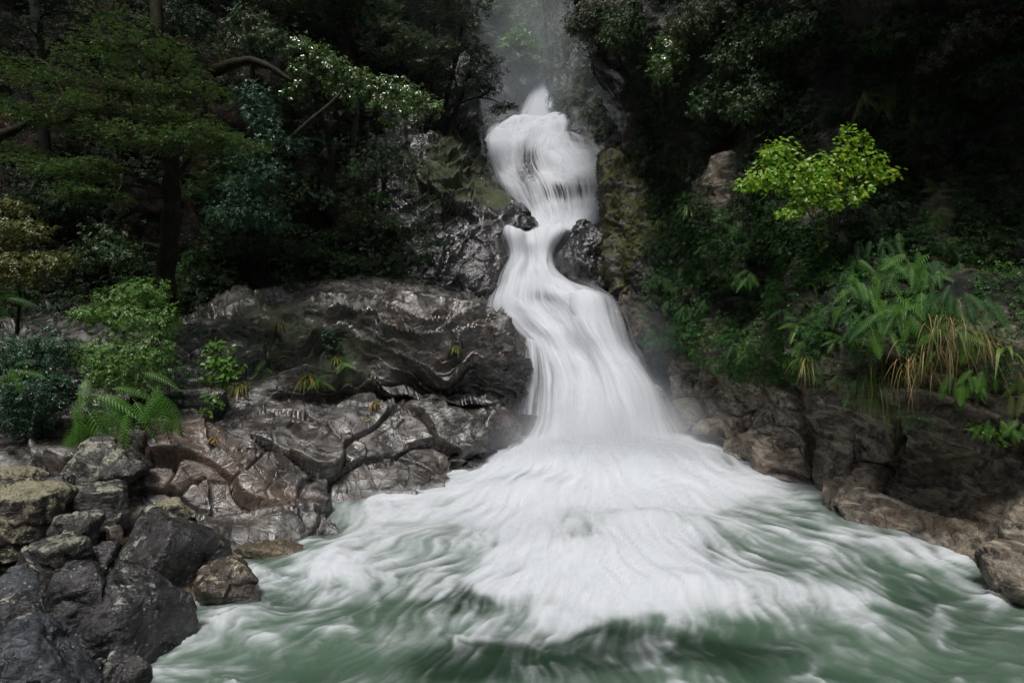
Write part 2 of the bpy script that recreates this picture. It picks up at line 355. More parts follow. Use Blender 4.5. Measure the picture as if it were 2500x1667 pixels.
# right cliff: leaning upper wall, planted shelf, undercut, tan base
R_rows = [
 [(1500,-900,30),(1490,-300,28),(1480,40,26),(1500,140,25),(1520,230,24),(1545,300,23),(1580,400,22),(1610,500,20),(1610,600,18.5),(1600,700,17.5),(1620,800,16.5),(1660,900,15.5),(1690,980,14.5),(1710,1050,13.8),(1760,1090,13)],
 [(1360,-900,20),(1375,-300,18.6),(1412,60,18),(1474,120,17.6),(1490,218,17.2),(1520,290,16.8),(1552,390,16.2),(1575,500,15.7),(1560,600,15.3),(1522,705,14.9),(1532,775,14.4),(1588,870,13.7),(1625,955,13.1),(1650,1030,12.6),(1725,1096,12.1)],
 [(1480,-900,16),(1490,-300,15.4),(1510,40,15.2),(1540,130,15.2),(1570,220,15.1),(1600,320,15),(1620,420,14.6),(1640,520,14.1),(1640,620,13.7),(1640,710,13.4),(1650,790,13.1),(1680,870,12.7),(1715,960,12.3),(1760,1050,11.7),(1815,1130,10.9)],
 [(1700,-900,11.5),(1720,-300,12.4),(1730,40,12.8),(1740,130,12.9),(1750,220,12.8),(1760,320,12.6),(1775,430,12),(1800,540,11.5),(1810,640,11.2),(1815,730,11.1),(1820,820,11.0),(1825,900,10.9),(1845,1000,10.8),(1880,1100,10.2),(1910,1205,9.3)],
 [(1980,-900,8.6),(2000,-300,10),(2010,40,10.7),(2010,140,10.9),(2010,240,11),(2010,340,10.8),(2010,440,10.4),(2010,540,9.9),(2010,640,9.5),(2005,740,9.1),(1990,840,8.9),(1985,930,8.9),(2000,1050,9.5),(2020,1150,9.2),(2060,1250,8.4)],
 [(2350,-900,7.0),(2360,-300,8.4),(2360,40,9.3),(2360,140,9.6),(2360,240,9.8),(2360,340,9.8),(2350,440,9.6),(2330,540,9.2),(2310,640,8.5),(2290,740,7.7),(2270,850,7.3),(2240,1000,7.3),(2220,1110,8.2),(2210,1200,8.0),(2230,1330,7.1)],
 [(2750,-900,6),(2750,-300,7.2),(2740,40,8),(2720,140,8.4),(2700,240,8.6),(2680,340,8.6),(2660,440,8.5),(2640,540,8.3),(2610,640,7.7),(2580,740,6.9),(2560,860,6.5),(2530,1020,6.4),(2480,1120,7.1),(2430,1230,6.9),(2440,1420,6.0)],
 [(3100,-900,5.6),(3500,-300,5.8),(3500,40,6.4),(3500,140,6.6),(3500,240,6.8),(3500,340,6.8),(3500,440,6.7),(3500,540,6.5),(3450,640,6.2),(3400,740,5.8),(3400,860,5.5),(3300,1020,5.3),(3200,1150,5.4),(3100,1300,5.1),(3000,1600,4.5)],
]
R_rows = [[tuple(W(*p)) for p in r] for r in R_rows]
R_rows = [r + [(r[-1][0] - .3, r[-1][1] - .5, -.8)] for r in R_rows]
R_rows = [list(c) for c in zip(*R_rows)]                 # rows now run top to bottom
def pale(x, y): return blobs(x, y, [(2272,152,44,26,1.2),(2335,692,46,30,1.3),(1765,430,34,80,1.),(2292,540,30,90,.7),(1985,530,30,25,.9)])
def R_disp(P, N, x, y):
    low = sstep(850, 980, y)
    d = .3 * fbm(P * .55, 2) + (1 - low) * (facets(P + 13, 1.5, .6, .4, .3, .06) * .4 + .12 * ridged(P * 1.3, 3))
    d = d + low * (facets(P + 51, 1.3, .42, .25, 1.1, .035) * .6 + facets(P + 71, .5, .3, .1, 1.0, .03) * .35)
    shelf = sstep(880, 960, y) * sstep(1130, 1040, y) * sstep(1850, 2000, x)
    d = d + shelf * .2 * (strata(P, .3, (.25, .1), .3) - .2)
    return d + .008 * ridged(P * 4.5, 2) - .1
def R_moss(P, N, x, y):
    return .55 * sstep(930, 820, y) * sstep(1480, 1600, x) + blobs(x, y, [(1870,1000,60,40,.25),(2060,980,120,30,.2),(1700,950,60,60,.2),(1660,830,60,90,.3),(2000,880,100,50,.3)]) - .12 - .6 * pale(x, y)
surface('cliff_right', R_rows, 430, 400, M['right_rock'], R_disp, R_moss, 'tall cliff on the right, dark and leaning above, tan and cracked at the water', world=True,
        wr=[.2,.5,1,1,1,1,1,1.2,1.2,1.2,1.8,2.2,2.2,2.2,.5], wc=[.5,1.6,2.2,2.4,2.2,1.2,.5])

S_rows = [
 [(1500,340,19),(1475,420,19),(1480,500,18.5),(1480,560,18.2),(1475,640,17.6),(1490,710,17),(1520,780,16.5)],
 [(1492,376,17),(1458,402,16.6),(1463,500,16.1),(1468,560,15.8),(1470,640,15.4),(1478,700,15.1),(1515,760,14.8)],
 [(1525,374,16.2),(1500,425,15.8),(1505,515,15.4),(1510,590,15.1),(1518,650,14.8),(1530,710,14.5),(1560,800,14.1)],
 [(1580,360,16),(1560,430,15.6),(1560,520,15.1),(1570,600,14.7),(1580,680,14.3),(1590,740,14.0),(1610,820,13.7)],
 [(1680,360,16),(1660,440,15.8),(1660,540,15.3),(1660,620,14.9),(1670,700,14.5),(1670,760,14.2),(1690,840,13.9)],
]
S_rows = [[(a + 24, b, c) for a, b, c in r] for r in S_rows]
surface('rock_spur', S_rows, 180, 240, M['spur'], lambda P, N, x, y: facets(P + 6, 1.1, .5, .3, .4) * .35 + .16 * ridged(P * 1.3, 4) + .04 * ridged(P * 5, 3),
        lambda P, N, x, y: .12 * np.ones_like(x), 'moss covered rock spur jutting beside the falls')

# far gorge walls
E_rows = [
 [(1020,120,36),(1120,130,36),(1200,150,36),(1270,165,36),(1330,185,36),(1360,200,37)],
 [(1020,220,32),(1120,220,32),(1200,200,33),(1265,205,33.5),(1320,215,34),(1350,225,36)],
 [(1020,300,30),(1120,290,30),(1190,270,30.5),(1240,265,31.5),(1290,265,32.5),(1310,270,34)],
 [(1020,420,28),(1120,400,27),(1180,350,27.5),(1220,320,29),(1250,310,31),(1270,330,32)],
]
surface('gorge_wall_left', E_rows, 120, 160, M['far_rock'], lambda P, N, x, y: facets(P + 4, 1.6, .6, .3, .4) * .5 + .4 * (strata(P, .9, (.8, .1), .8) - .2) + .15 * ridged(P, 3),
        lambda P, N, x, y: blobs(x, y, [(1160,250,60,60,.1)]) - .1, 'far wet slab left of the topmost falls')
F_rows = [
 [(1400,-400,38),(1400,0,37),(1400,150,36),(1420,230,35),(1440,260,34),(1450,300,33),(1460,350,31),(1470,420,30),(1480,520,29)],
 [(1330,-400,34),(1338,40,32),(1347,190,30),(1352,238,29),(1392,264,28),(1390,305,27),(1410,355,26),(1440,400,25),(1450,500,24)],
 [(1400,-400,30),(1400,40,29),(1410,150,28),(1420,220,27.4),(1440,270,26.6),(1450,310,25.8),(1465,350,25),(1480,400,24),(1490,500,23)],
 [(1500,-400,27),(1500,40,26.5),(1500,150,26),(1500,220,25.6),(1510,270,25),(1520,310,24.6),(1530,350,24),(1540,400,23),(1550,500,22)],
 [(1650,-400,26),(1650,40,25.5),(1650,150,25),(1650,220,24.6),(1650,270,24),(1650,310,23.6),(1650,350,23),(1650,400,22),(1650,500,21)],
]
surface('gorge_wall_right', F_rows, 160, 220, M['far_rock'], lambda P, N, x, y: .22 * fbm(P * .5, 4) + .12 * ridged(P * 1.2, 4),
        lambda P, N, x, y: .25 - .6 * sstep(50, 20, np.hypot((x - 1420) / 1.1, y - 330)), 'far steep green wall right of the upper falls')
G_rows = [
 [(700,-900,60),(1000,-900,66),(1300,-900,70),(1500,-900,66),(1800,-900,60)],
 [(700,-200,46),(1000,-200,52),(1300,-200,56),(1500,-200,52),(1800,-200,46)],
 [(700,60,40),(1000,60,44),(1270,70,48),(1450,60,44),(1800,60,40)],
 [(700,180,34),(1000,180,38),(1270,185,42),(1450,200,38),(1800,180,34)],
 [(700,330,30),(1000,330,33),(1270,330,36),(1450,330,33),(1800,330,30)],
]
surface('far_slope', G_rows, 120, 160, M['soil'], lambda P, N, x, y: 1.2 * fbm(P * .25, 4), lambda P, N, x, y: .1 + 0 * x, 'hazy forested slope closing the gorge')
# unseen slope added behind the camera to cut low sky light
az = np.radians(np.linspace(78, 298, 90))[None]; tt = np.linspace(0, 1, 36)[:, None]
rad = 15 + 22 * tt + 4 * np.sin(az * 2.3); GB_ = np.stack([rad * np.sin(az) - 1, rad * np.cos(az), -1.5 + 33 * tt ** .8 + 0 * az], -1)
GB_ = GB_ + np.array([0, 0, 1.]) * (1.6 * fbm(GB_ * .25, 3))[..., None] + facing(GB_) * (.9 * fbm(GB_ * .5 + 9, 3))[..., None]
tag(link('sky_blocking_slope', make_mesh('sky_blocking_slope', GB_, gridF(36, 90), {'moss': GB_[..., 0] * 0 + .2}), M['soil']), 'unseen dark slope added behind the camera to block low sky light', kind='structure')
# river bed under and around everything in front
gx, gy = np.meshgrid(np.linspace(-60, 60, 60), np.linspace(-60, 14, 50)); gz = -1.6 + .25 * fbm(np.stack([gx * .3, gy * .3, gx * 0], -1), 3)
tag(link('river_bed', make_mesh('river_bed', np.stack([gx, gy, gz], -1), gridF(50, 60), {'moss': gx * 0}), M['grey_rock']), 'stony bed below the pool', kind='structure')

# ------------------------------------------------------------------ water
def water_mat(name, low, deep, white, streak=0.):
    m = NT(name)
    foam = m.attr('foam'); dens = m.attr('dens'); co = m.n('ShaderNodeTexCoord').outputs['UV']; f = foam
    if streak:
        st = m.noise(m.mapping(co, (34, .9, 1)), 1, 5, .62, .25); s2 = m.noise(m.mapping(co, (9, .7, 1)), 1, 4, .6, .4)
        f = m.math('ADD', foam, m.math('MULTIPLY', m.math('SUBTRACT', m.math('ADD', st, s2), 1.0), streak))
        dens = m.math('ADD', dens, m.math('MULTIPLY', m.math('MULTIPLY', m.math('SUBTRACT', st, .5), 1.3), m.math('MULTIPLY', m.math('SUBTRACT', 1., dens), m.math('MULTIPLY', dens, 4.))))
    f = m.ramp(f, 0, 1); lo = m.mix(m.ramp(m.attr('deep'), 0, 1), low, deep)
    c = m.mix(f, lo, white)
    p = m.n('ShaderNodeBsdfPrincipled'); m.l(c, p.inputs['Base Color'])
    m.l(m.ramp(f, 0, .6, .3, .85), p.inputs['Roughness']); p.inputs['IOR'].default_value = 1.33
    p.inputs['Specular IOR Level'].default_value = .45
    tl = m.n('ShaderNodeBsdfTranslucent'); m.l(c, tl.inputs[0]); a = m.n('ShaderNodeMixShader'); m.l(m.math('MULTIPLY', f, .35), a.inputs[0])
    m.l(p.outputs[0], a.inputs[1]); m.l(tl.outputs[0], a.inputs[2])
    tr = m.n('ShaderNodeBsdfTransparent'); b = m.n('ShaderNodeMixShader'); m.val(b.inputs[0], dens)
    m.l(tr.outputs[0], b.inputs[1]); m.l(a.outputs[0], b.inputs[2]); m.l(b.outputs[0], m.out.inputs[0])
    return m.m
M['water'] = water_mat('green and white pool water', (.078, .13, .09), (.016, .034, .02), (.85, .885, .93))
M['fall'] = water_mat('white falling water', (.15, .185, .21), (.15, .185, .21), (.86, .89, .94), .34)

def fall(name, rows, nr, nc, label, seed, amp=.25, su=9., lv=3.2, edge=.05, thin=(), grey=(), shift=0., dens0=1., soft=0., parent=None, foam0=1.0, botfade=0., topfade=0., humps=()):
    G = loft(rows, nr, nc); N = facing(G)
    v = np.concatenate([[0], np.cumsum(np.linalg.norm(np.diff(G[:, nc // 2], axis=0), axis=1))])[:, None] + 0 * G[..., 0]
    u = np.linspace(0, 1, nc)[None] + 0 * v
    x, y = PX(G)
    w = perlin(np.stack([u * 3, v * .35, v * 0 + seed], -1)) * .05
    def st(fu, fv, z): return perlin(np.stack([(u + w) * fu, v / lv * fv, u * 0 + seed + z], -1))
    big = st(su * .45, 1.1, 0); med = st(su * 1.3, .8, 5); fin = st(su * 4.5, .55, 9); vf = st(su * 11, .5, 13)
    lump = fbm(np.stack([u * su * .38, v * .55, u * 0 + seed + 33], -1), 2)
    d = amp * (.9 * lump + .45 * big + .10 * med + .012 * fin) + shift
    for a, b, rx, ry, k in humps: d = d + k * np.exp(-((x - a) / rx) ** 2 - ((y - b) / ry) ** 2)
    G = G + N * d[..., None]
    e = np.minimum(u, 1 - u)
    dens = sstep(0, edge * 2.2, e + edge * (.45 * med + .35 * fin))
    dens = dens * (dens0 + soft * (.6 * med + .28 * fin + .6 * big + .08 * vf))
    for a, b, rx, ry, k in thin: dens = dens - k * np.exp(-(np.abs((x - a) / rx)) ** 2.5 - (np.abs((y - b) / ry)) ** 2.5) * (.8 + .6 * fin + .4 * vf + .3 * med)
    if botfade: dens = dens * (1 - botfade * sstep(.75, 1, np.linspace(0, 1, nr))[:, None])
    if topfade: dens = dens * sstep(0, topfade, np.linspace(0, 1, nr))[:, None]
    fil = 1 - np.abs(st(su * 2.6, .5, 21)) * 2
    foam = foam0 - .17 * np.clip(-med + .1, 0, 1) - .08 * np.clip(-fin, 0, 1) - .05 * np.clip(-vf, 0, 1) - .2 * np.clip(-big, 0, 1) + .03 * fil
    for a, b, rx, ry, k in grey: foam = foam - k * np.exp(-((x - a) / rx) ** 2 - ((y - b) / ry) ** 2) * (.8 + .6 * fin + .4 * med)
    me = make_mesh(name, G, gridF(nr, nc), {'foam': np.clip(foam, 0, 1), 'dens': np.clip(dens, 0, 1), 'deep': 0 * u}, uv=np.stack([u * su / 9 + w, v * .5], -1))
    o = link(name, me, M['fall'], parent)
    if parent is None: tag(o, label, kind='structure')
    return o
def shiftrows(rows, dd, widen=0):
    return [[(a + widen * (i / (len(r) - 1) - .5) * 2, b, c + dd) for i, (a, b, c) in enumerate(r)] for r in rows]

spout = [
 [(1312,200,31),(1322,195,31),(1331,193,31),(1340,194,31),(1350,198,31)],
 [(1288,228,30.4),(1310,221,30.2),(1330,220,30.1),(1350,222,30.2),(1368,230,30.4)],
 [(1258,266,29.6),(1298,256,29.3),(1333,252,29.2),(1370,255,29.3),(1404,264,29.6)],
 [(1250,310,28.6),(1290,300,28.4),(1335,300,28.3),(1375,300,28.4),(1410,310,28.6)],
]
upper = [
 [(1225,306,28.6),(1270,290,28),(1320,292,28),(1365,288,28),(1400,294,28.4)],
 [(1205,300,27.3),(1265,283,26.9),(1320,287,26.8),(1365,280,26.8),(1400,290,27.2)],
 [(1172,350,25.5),(1230,332,25),(1300,325,25),(1360,322,25),(1396,335,25.5)],
 [(1178,405,23.8),(1235,395,23.4),(1300,385,23.8),(1370,360,23.4),(1515,374,23.6)],
 [(1205,462,22.2),(1265,455,21.9),(1330,440,22),(1400,425,21.3),(1510,430,21.8)],
 [(1250,520,20.7),(1300,515,20.4),(1350,510,20.4),(1400,500,20.2),(1500,510,20.6)],
 [(1262,568,19.2),(1300,564,19),(1350,562,19),(1395,562,19),(1440,560,19.2)],
 [(1262,590,18.8),(1300,590,18.6),(1350,588,18.6),(1390,586,18.6),(1430,582,18.8)],
]
lower = [
 [(1206,556,18.0),(1258,550,17.9),(1305,548,18.0),(1350,546,18.2),(1425,538,18.5)],
 [(1216,574,17.3),(1262,568,17.0),(1305,582,17.1),(1350,566,17.1),(1408,556,17.5)],
 [(1232,630,17),(1268,622,16.7),(1305,630,16.8),(1335,622,16.7),(1362,625,17.1)],
 [(1198,690,16.3),(1255,668,15.9),(1310,675,16),(1350,668,15.9),(1400,690,16.4)],
 [(1180,760,15.6),(1250,738,15.1),(1320,730,15),(1390,708,14.8),(1470,712,15.2)],
 [(1225,800,14.9),(1290,775,14.5),(1350,762,14.3),(1430,722,13.9),(1515,745,14.3)],
 [(1285,850,14.0),(1335,835,13.7),(1395,815,13.4),(1460,800,13.1),(1550,815,13.5)],
 [(1300,920,13.2),(1365,910,12.9),(1440,900,12.6),(1520,895,12.5),(1600,905,12.9)],
 [(1290,995,12.6),(1370,985,12.2),(1455,980,11.9),(1550,980,11.9),(1645,1000,12.4)],
 [(1262,1062,12.1),(1365,1060,11.6),(1460,1062,11.2),(1570,1062,11.4),(1690,1070,12)],
 [(1235,1130,11.0),(1365,1140,10.4),(1470,1150,10.1),(1590,1145,10.3),(1745,1115,11.2)],
]
# rock that the water slides over
for nm, rows, dd in (('falls_bed_upper', upper, 1.1), ('falls_bed_lower', lower, 1.1)):
    ex = [[r[0]] * 1 + list(r) + [r[-1]] for r in shiftrows(rows, dd)]
    ex[0] = [(a, b + 26, c + .3) for a, b, c in ex[0]]; ex[1] = [(a, b + 12, c + .1) for a, b, c in ex[1]]
    ex = [[(r[0][0] - 60, r[0][1], r[0][2] + 1)] + r[1:-1] + [(r[-1][0] + 60, r[-1][1], r[-1][2] + 1)] for r in ex]
    surface(nm, ex, 150, 120, M['black_rock'], lambda P, N, x, y: .2 * fbm(P * .8, 4) + .1 * ridged(P * 1.2, 3) + blobs(x, y, [(1288,400,22,40,.25),(1375,462,45,18,.15)]), None, 'black rock behind the falling water')
fall('waterfall', spout, 110, 90, 'topmost narrow white spout of the falls', 3, .12, 4, 4, edge=.14)
fall('waterfall', upper, 220, 220, 'broad white upper falls veiling dark rock', 11, .2, 10, 3.0, edge=.09, topfade=.11, humps=[(1240,350,50,40,.25),(1420,400,60,45,.12),(1320,310,60,20,.12)],
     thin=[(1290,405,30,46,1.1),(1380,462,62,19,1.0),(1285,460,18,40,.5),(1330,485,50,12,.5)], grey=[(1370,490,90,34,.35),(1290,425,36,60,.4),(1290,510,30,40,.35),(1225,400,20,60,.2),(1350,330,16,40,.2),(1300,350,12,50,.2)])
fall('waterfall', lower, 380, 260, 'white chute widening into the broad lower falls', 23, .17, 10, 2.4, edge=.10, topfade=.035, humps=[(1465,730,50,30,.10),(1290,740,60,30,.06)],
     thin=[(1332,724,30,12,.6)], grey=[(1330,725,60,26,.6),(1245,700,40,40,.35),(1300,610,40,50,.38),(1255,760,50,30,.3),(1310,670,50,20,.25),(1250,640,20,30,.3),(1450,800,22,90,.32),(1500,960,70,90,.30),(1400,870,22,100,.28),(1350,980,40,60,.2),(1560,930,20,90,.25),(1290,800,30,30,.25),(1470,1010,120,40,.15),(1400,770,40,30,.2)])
fall('waterfall_veil', shiftrows(upper[1:], -.25, 14), 180, 170, 'thin outer veil of the upper falls', 41, .3, 9, 2.6, edge=.12, dens0=.34, soft=.4, thin=[(1288,402,34,50,.6),(1375,462,64,24,.5)])
fall('waterfall_veil', shiftrows(lower[3:], -.22, 26), 240, 190, 'thin outer veil of the lower falls', 57, .32, 9, 2.2, edge=.2, dens0=.34, soft=.4, topfade=.2)
side = [
 [(1262,812,14.3),(1280,822,14.1),(1300,835,14),(1330,850,13.9)],
 [(1268,870,13.4),(1285,870,13.2),(1305,875,13.1),(1335,890,13.3)],
 [(1270,940,12.9),(1290,940,12.7),(1310,945,12.6),(1340,955,12.9)],
 [(1255,1010,12.4),(1280,1010,12.1),(1305,1010,12),(1340,1015,12.3)],
]
fall('waterfall_veil', side, 160, 90, 'thin veil sliding down the ledge left of the lower falls', 71, .10, 5, 1.4, edge=.12, dens0=.3, soft=.6)

# the pool: streaks follow the current away from the foot of the falls
def make_pool():
    rng = np.random.default_rng(5)
    xs = np.arange(-260, 2761, 4.4); ys = np.concatenate([np.arange(1068, 1700, 3.1), 1700 + 9 * (np.arange(1, 40) ** 1.3)])
    X, Y = np.meshgrid(xs, ys); h, w = X.shape
    def smooth_noise(cx, cy, z, o=2): return fbm(np.stack([X / cx, Y / cy, 0 * X + z], -1), o)
    # current: away from the foot of the falls, bending downstream, with eddies
    sx, sy = 1450, 960
    vx = (X - sx) * 1.9; vy = (Y - sy) * 1.0 + 30
    n = np.hypot(vx, vy); vx /= n; vy /= n
    ps = smooth_noise(360, 150, 3.3, 2) * 105 + (smooth_noise(120, 55, 8.3, 3) * 26) * (.45 + .55 * sstep(1500, 900, X))
    cyy, cxx = np.gradient(ps, 3.1, 4.4)
    k = .55 + .75 * sstep(900, 200, X) + .0 * X
    vx = vx + k * cyy * 1.0; vy = vy - k * cxx * .6
    n = np.hypot(vx, vy) + 1e-6; vx /= n; vy /= n
    iy = np.interp(np.arange(h), np.arange(h), np.arange(h))
    dyi = np.gradient(ys)[:, None]
    def lic(T, L, step):
        acc = T.copy(); wt = 1.
        for sgn in (1, -1):
            fx = np.tile(np.arange(w, dtype=np.float32), (h, 1)); fy = np.tile(np.arange(h, dtype=np.float32)[:, None], (1, w))
            for i in range(L):
                a = np.clip(fx.astype(np.int32), 0, w - 1); b = np.clip(fy.astype(np.int32), 0, h - 1)
                fx = fx + sgn * step * vx[b, a] / 4.4; fy = fy + sgn * step * vy[b, a] / dyi[b, 0]
                a = np.clip(np.rint(fx).astype(np.int32), 0, w - 1); b = np.clip(np.rint(fy).astype(np.int32), 0, h - 1)
                kk = .5 + .5 * math.cos(math.pi * (i + 1) / (L + 1)); acc = acc + kk * T[b, a]; wt += kk
        acc = acc / wt; return (acc - acc.mean()) / acc.std()
    vx = vx.astype(np.float32); vy = vy.astype(np.float32)
    A = lic(smooth_noise(250, 100, 1.1, 3).astype(np.float32), 26, 6.)
    B = lic(smooth_noise(85, 36, 7.7, 4).astype(np.float32), 16, 4.)
    C = lic(smooth_noise(24, 13, 9.1, 3).astype(np.float32), 20, 3.2)
    D = lic(rng.normal(size=(h, w)).astype(np.float32), 22, 2.4)
    for _ in range(1): D = (D + np.roll(D, 1, 1) + np.roll(D, -1, 1)) / 3
    D /= D.std()
    # where the water is white
    X0, Y0 = X, Y; X = X0 + 95 * smooth_noise(170, 75, 21.1, 3); Y = Y0 + 52 * smooth_noise(190, 80, 27.7, 3) * sstep(1090, 1200, Y0)
    m = .29 + blobs(X, Y, [(1450,1090,330,110,1.3),(1370,1230,330,70,.75),(1700,1200,260,60,.6),(1430,1400,260,90,.95),(1290,1480,130,50,.5),(1400,1510,50,25,.3),(1560,1470,90,40,.3),(1620,1380,210,70,.5),(1030,1280,200,60,.45),
        (790,1400,90,50,.7),(1000,1420,160,50,.25),(560,1500,90,60,.35),(1980,1400,260,70,.28),(1780,1480,200,50,.3),(2400,1450,60,40,.45),(2290,1535,40,25,.4),(1920,1610,50,30,.6),(1570,1610,90,22,.35),(1760,1640,80,20,.25),(1320,1640,70,20,.3),
        (1170,1560,110,20,.4),(2100,1290,160,30,.3),(1240,1455,120,60,.3)])
    m = m - blobs(X, Y, [(1190,1470,90,35,.45),(1130,1640,180,35,.4),(700,1340,130,35,.3),(900,1580,240,60,.2),(2230,1460,90,50,.3),(1750,1600,170,50,.35),(2050,1570,180,50,.2),
        (2350,1600,160,50,.2),(640,1590,200,50,.1),(560,1350,60,30,.5),(1130,1340,80,20,.3),(2150,1390,70,25,.3),(960,1480,100,30,.25)])
    for a, b, rx, ry, an, kk in [(1215,1482,95,20,14,.45),(1470,1548,110,20,-4,.35),(1680,1575,140,24,16,.45),(1400,1622,190,24,6,.4),(1560,1500,60,12,25,.2),(1340,1575,70,14,-15,.3),(1880,1545,110,18,24,.25),(1050,1545,120,20,-18,.25),(860,1500,90,14,-24,.2)]:
        ca, sa = math.cos(math.radians(an)), math.sin(math.radians(an)); u_ = (X - a) * ca + (Y - b) * sa; v_ = -(X - a) * sa + (Y - b) * ca
        m = m - kk * np.exp(-(u_ / rx) ** 2 - (v_ / ry) ** 2)
    E = lic((ridged(np.stack([X / 70, Y / 34, 0 * X + 4.4], -1), 3)).astype(np.float32), 7, 3.6)
    brk = sstep(-.5, .6, smooth_noise(150, 60, 13.1, 3)); brk2 = sstep(-.6, .5, smooth_noise(60, 26, 17.1, 3))
    X, Y = X0, Y0; nr_ = sstep(1420, 1570, Y); m = m - .10 * sstep(1500, 1640, Y); C = C * (1 - .5 * nr_); D = D * (1 - .5 * nr_)
    tex = .5 * A + .42 * B * (.2 + 1.1 * brk) + .24 * C * (.1 + 1.1 * brk2) + .20 * D * (.4 + brk) + .30 * E
    q = (m - .5) * 1.9 + tex * .55 * (1 - .45 * sstep(.8, 1.5, m))
    foam = 1 / (1 + np.exp(-2.0 * (q - .30)))
    foam = np.clip(foam + (.045 * C + .05 * D) * (1 - .35 * foam) - .05 * np.clip(-B, 0, 2) * foam, 0, 1)
    # floor of thin foam everywhere in the rapids, calmer olive water at the left edge
    shore = sstep(0, 1, blobs(X, Y, [(560,1335,150,30,1.2),(430,1460,60,50,1.0),(760,1300,90,16,1.0)]))
    deep = np.clip(blobs(X, Y, [(1500,1545,110,30,.8),(1650,1570,110,30,.7),(1180,1610,230,45,.9),(1400,1600,220,30,.7),(1150,1470,110,40,.7),(1760,1590,180,40,.5),(2240,1470,90,50,.3)]) + .25 - .3 * A * .4, 0, 1)
    P = Wz(X, np.minimum(Y, 1e9), 0.0)
    dist = P[..., 1]
    sc_ = .55 + dist * .05
    H = sc_ * (.024 * A + .006 * B + .001 * C + .004 * E) * (1 - .5 * sstep(.7, 1.2, m))
    H = H + .05 * foam
    H = H + blobs(X, Y, [(1440,1360,260,90,.20),(1290,1460,140,50,.06),(1470,1130,230,60,.45),(1300,1210,110,25,.18),(1640,1290,180,26,.15),(800,1380,80,40,.08),(1980,1420,180,40,.10),(1930,1600,60,30,.06),(1230,1590,160,40,.05),(1700,1450,120,25,.12),(600,1500,60,25,.08),(1000,1330,110,20,.1),
        (1545,1560,240,40,-.03),(640,1340,120,30,-.03)])
    amp = sstep(2600, 1500, Y) 
    P[..., 2] = H * (.3 + .7 * amp) - .03
    # calm far margin hidden under the falls
    dens = np.ones_like(foam)
    dens = dens - .75 * shore * sstep(.5, .1, foam)
    foam = foam * (1 - .5 * shore)
    # a thin veil of spray and foam drifting just over the surface
    A2 = np.roll(A, (9, 31), (0, 1)); C2 = np.roll(C, (5, -17), (0, 1)); B2 = np.roll(B, (-7, 23), (0, 1))
    P2 = P[::2, ::2].copy(); P2[..., 2] += .05 + .03 * A2[::2, ::2] * .5
    dv = np.clip((m - .25) * .55, 0, .6) * np.clip(.5 + .35 * B2 + .3 * C2, 0, 1.5) * (1 - shore)
    dv = dv[::2, ::2]; h2, w2 = dv.shape
    me2 = make_mesh('surface_foam', P2, gridF(h2, w2)[:, ::-1], {'foam': np.full(dv.shape, .95), 'dens': np.clip(dv, 0, .7), 'deep': 0 * dv}, uv=np.stack([0 * dv, 0 * dv], -1))
    tag(link('surface_foam', me2, M['water']), 'wisps of foam streaming over the pool', kind='stuff')
    me = make_mesh('pool_water', P, gridF(h, w)[:, ::-1], {'foam': foam, 'dens': np.clip(dens, 0, 1), 'deep': deep}, uv=np.stack([0 * X, 0 * X], -1))
    tag(link('pool_water', me, M['water']), 'green and white churning water of the pool', kind='structure')
    register('pool_water', P, facing(P))
make_pool()

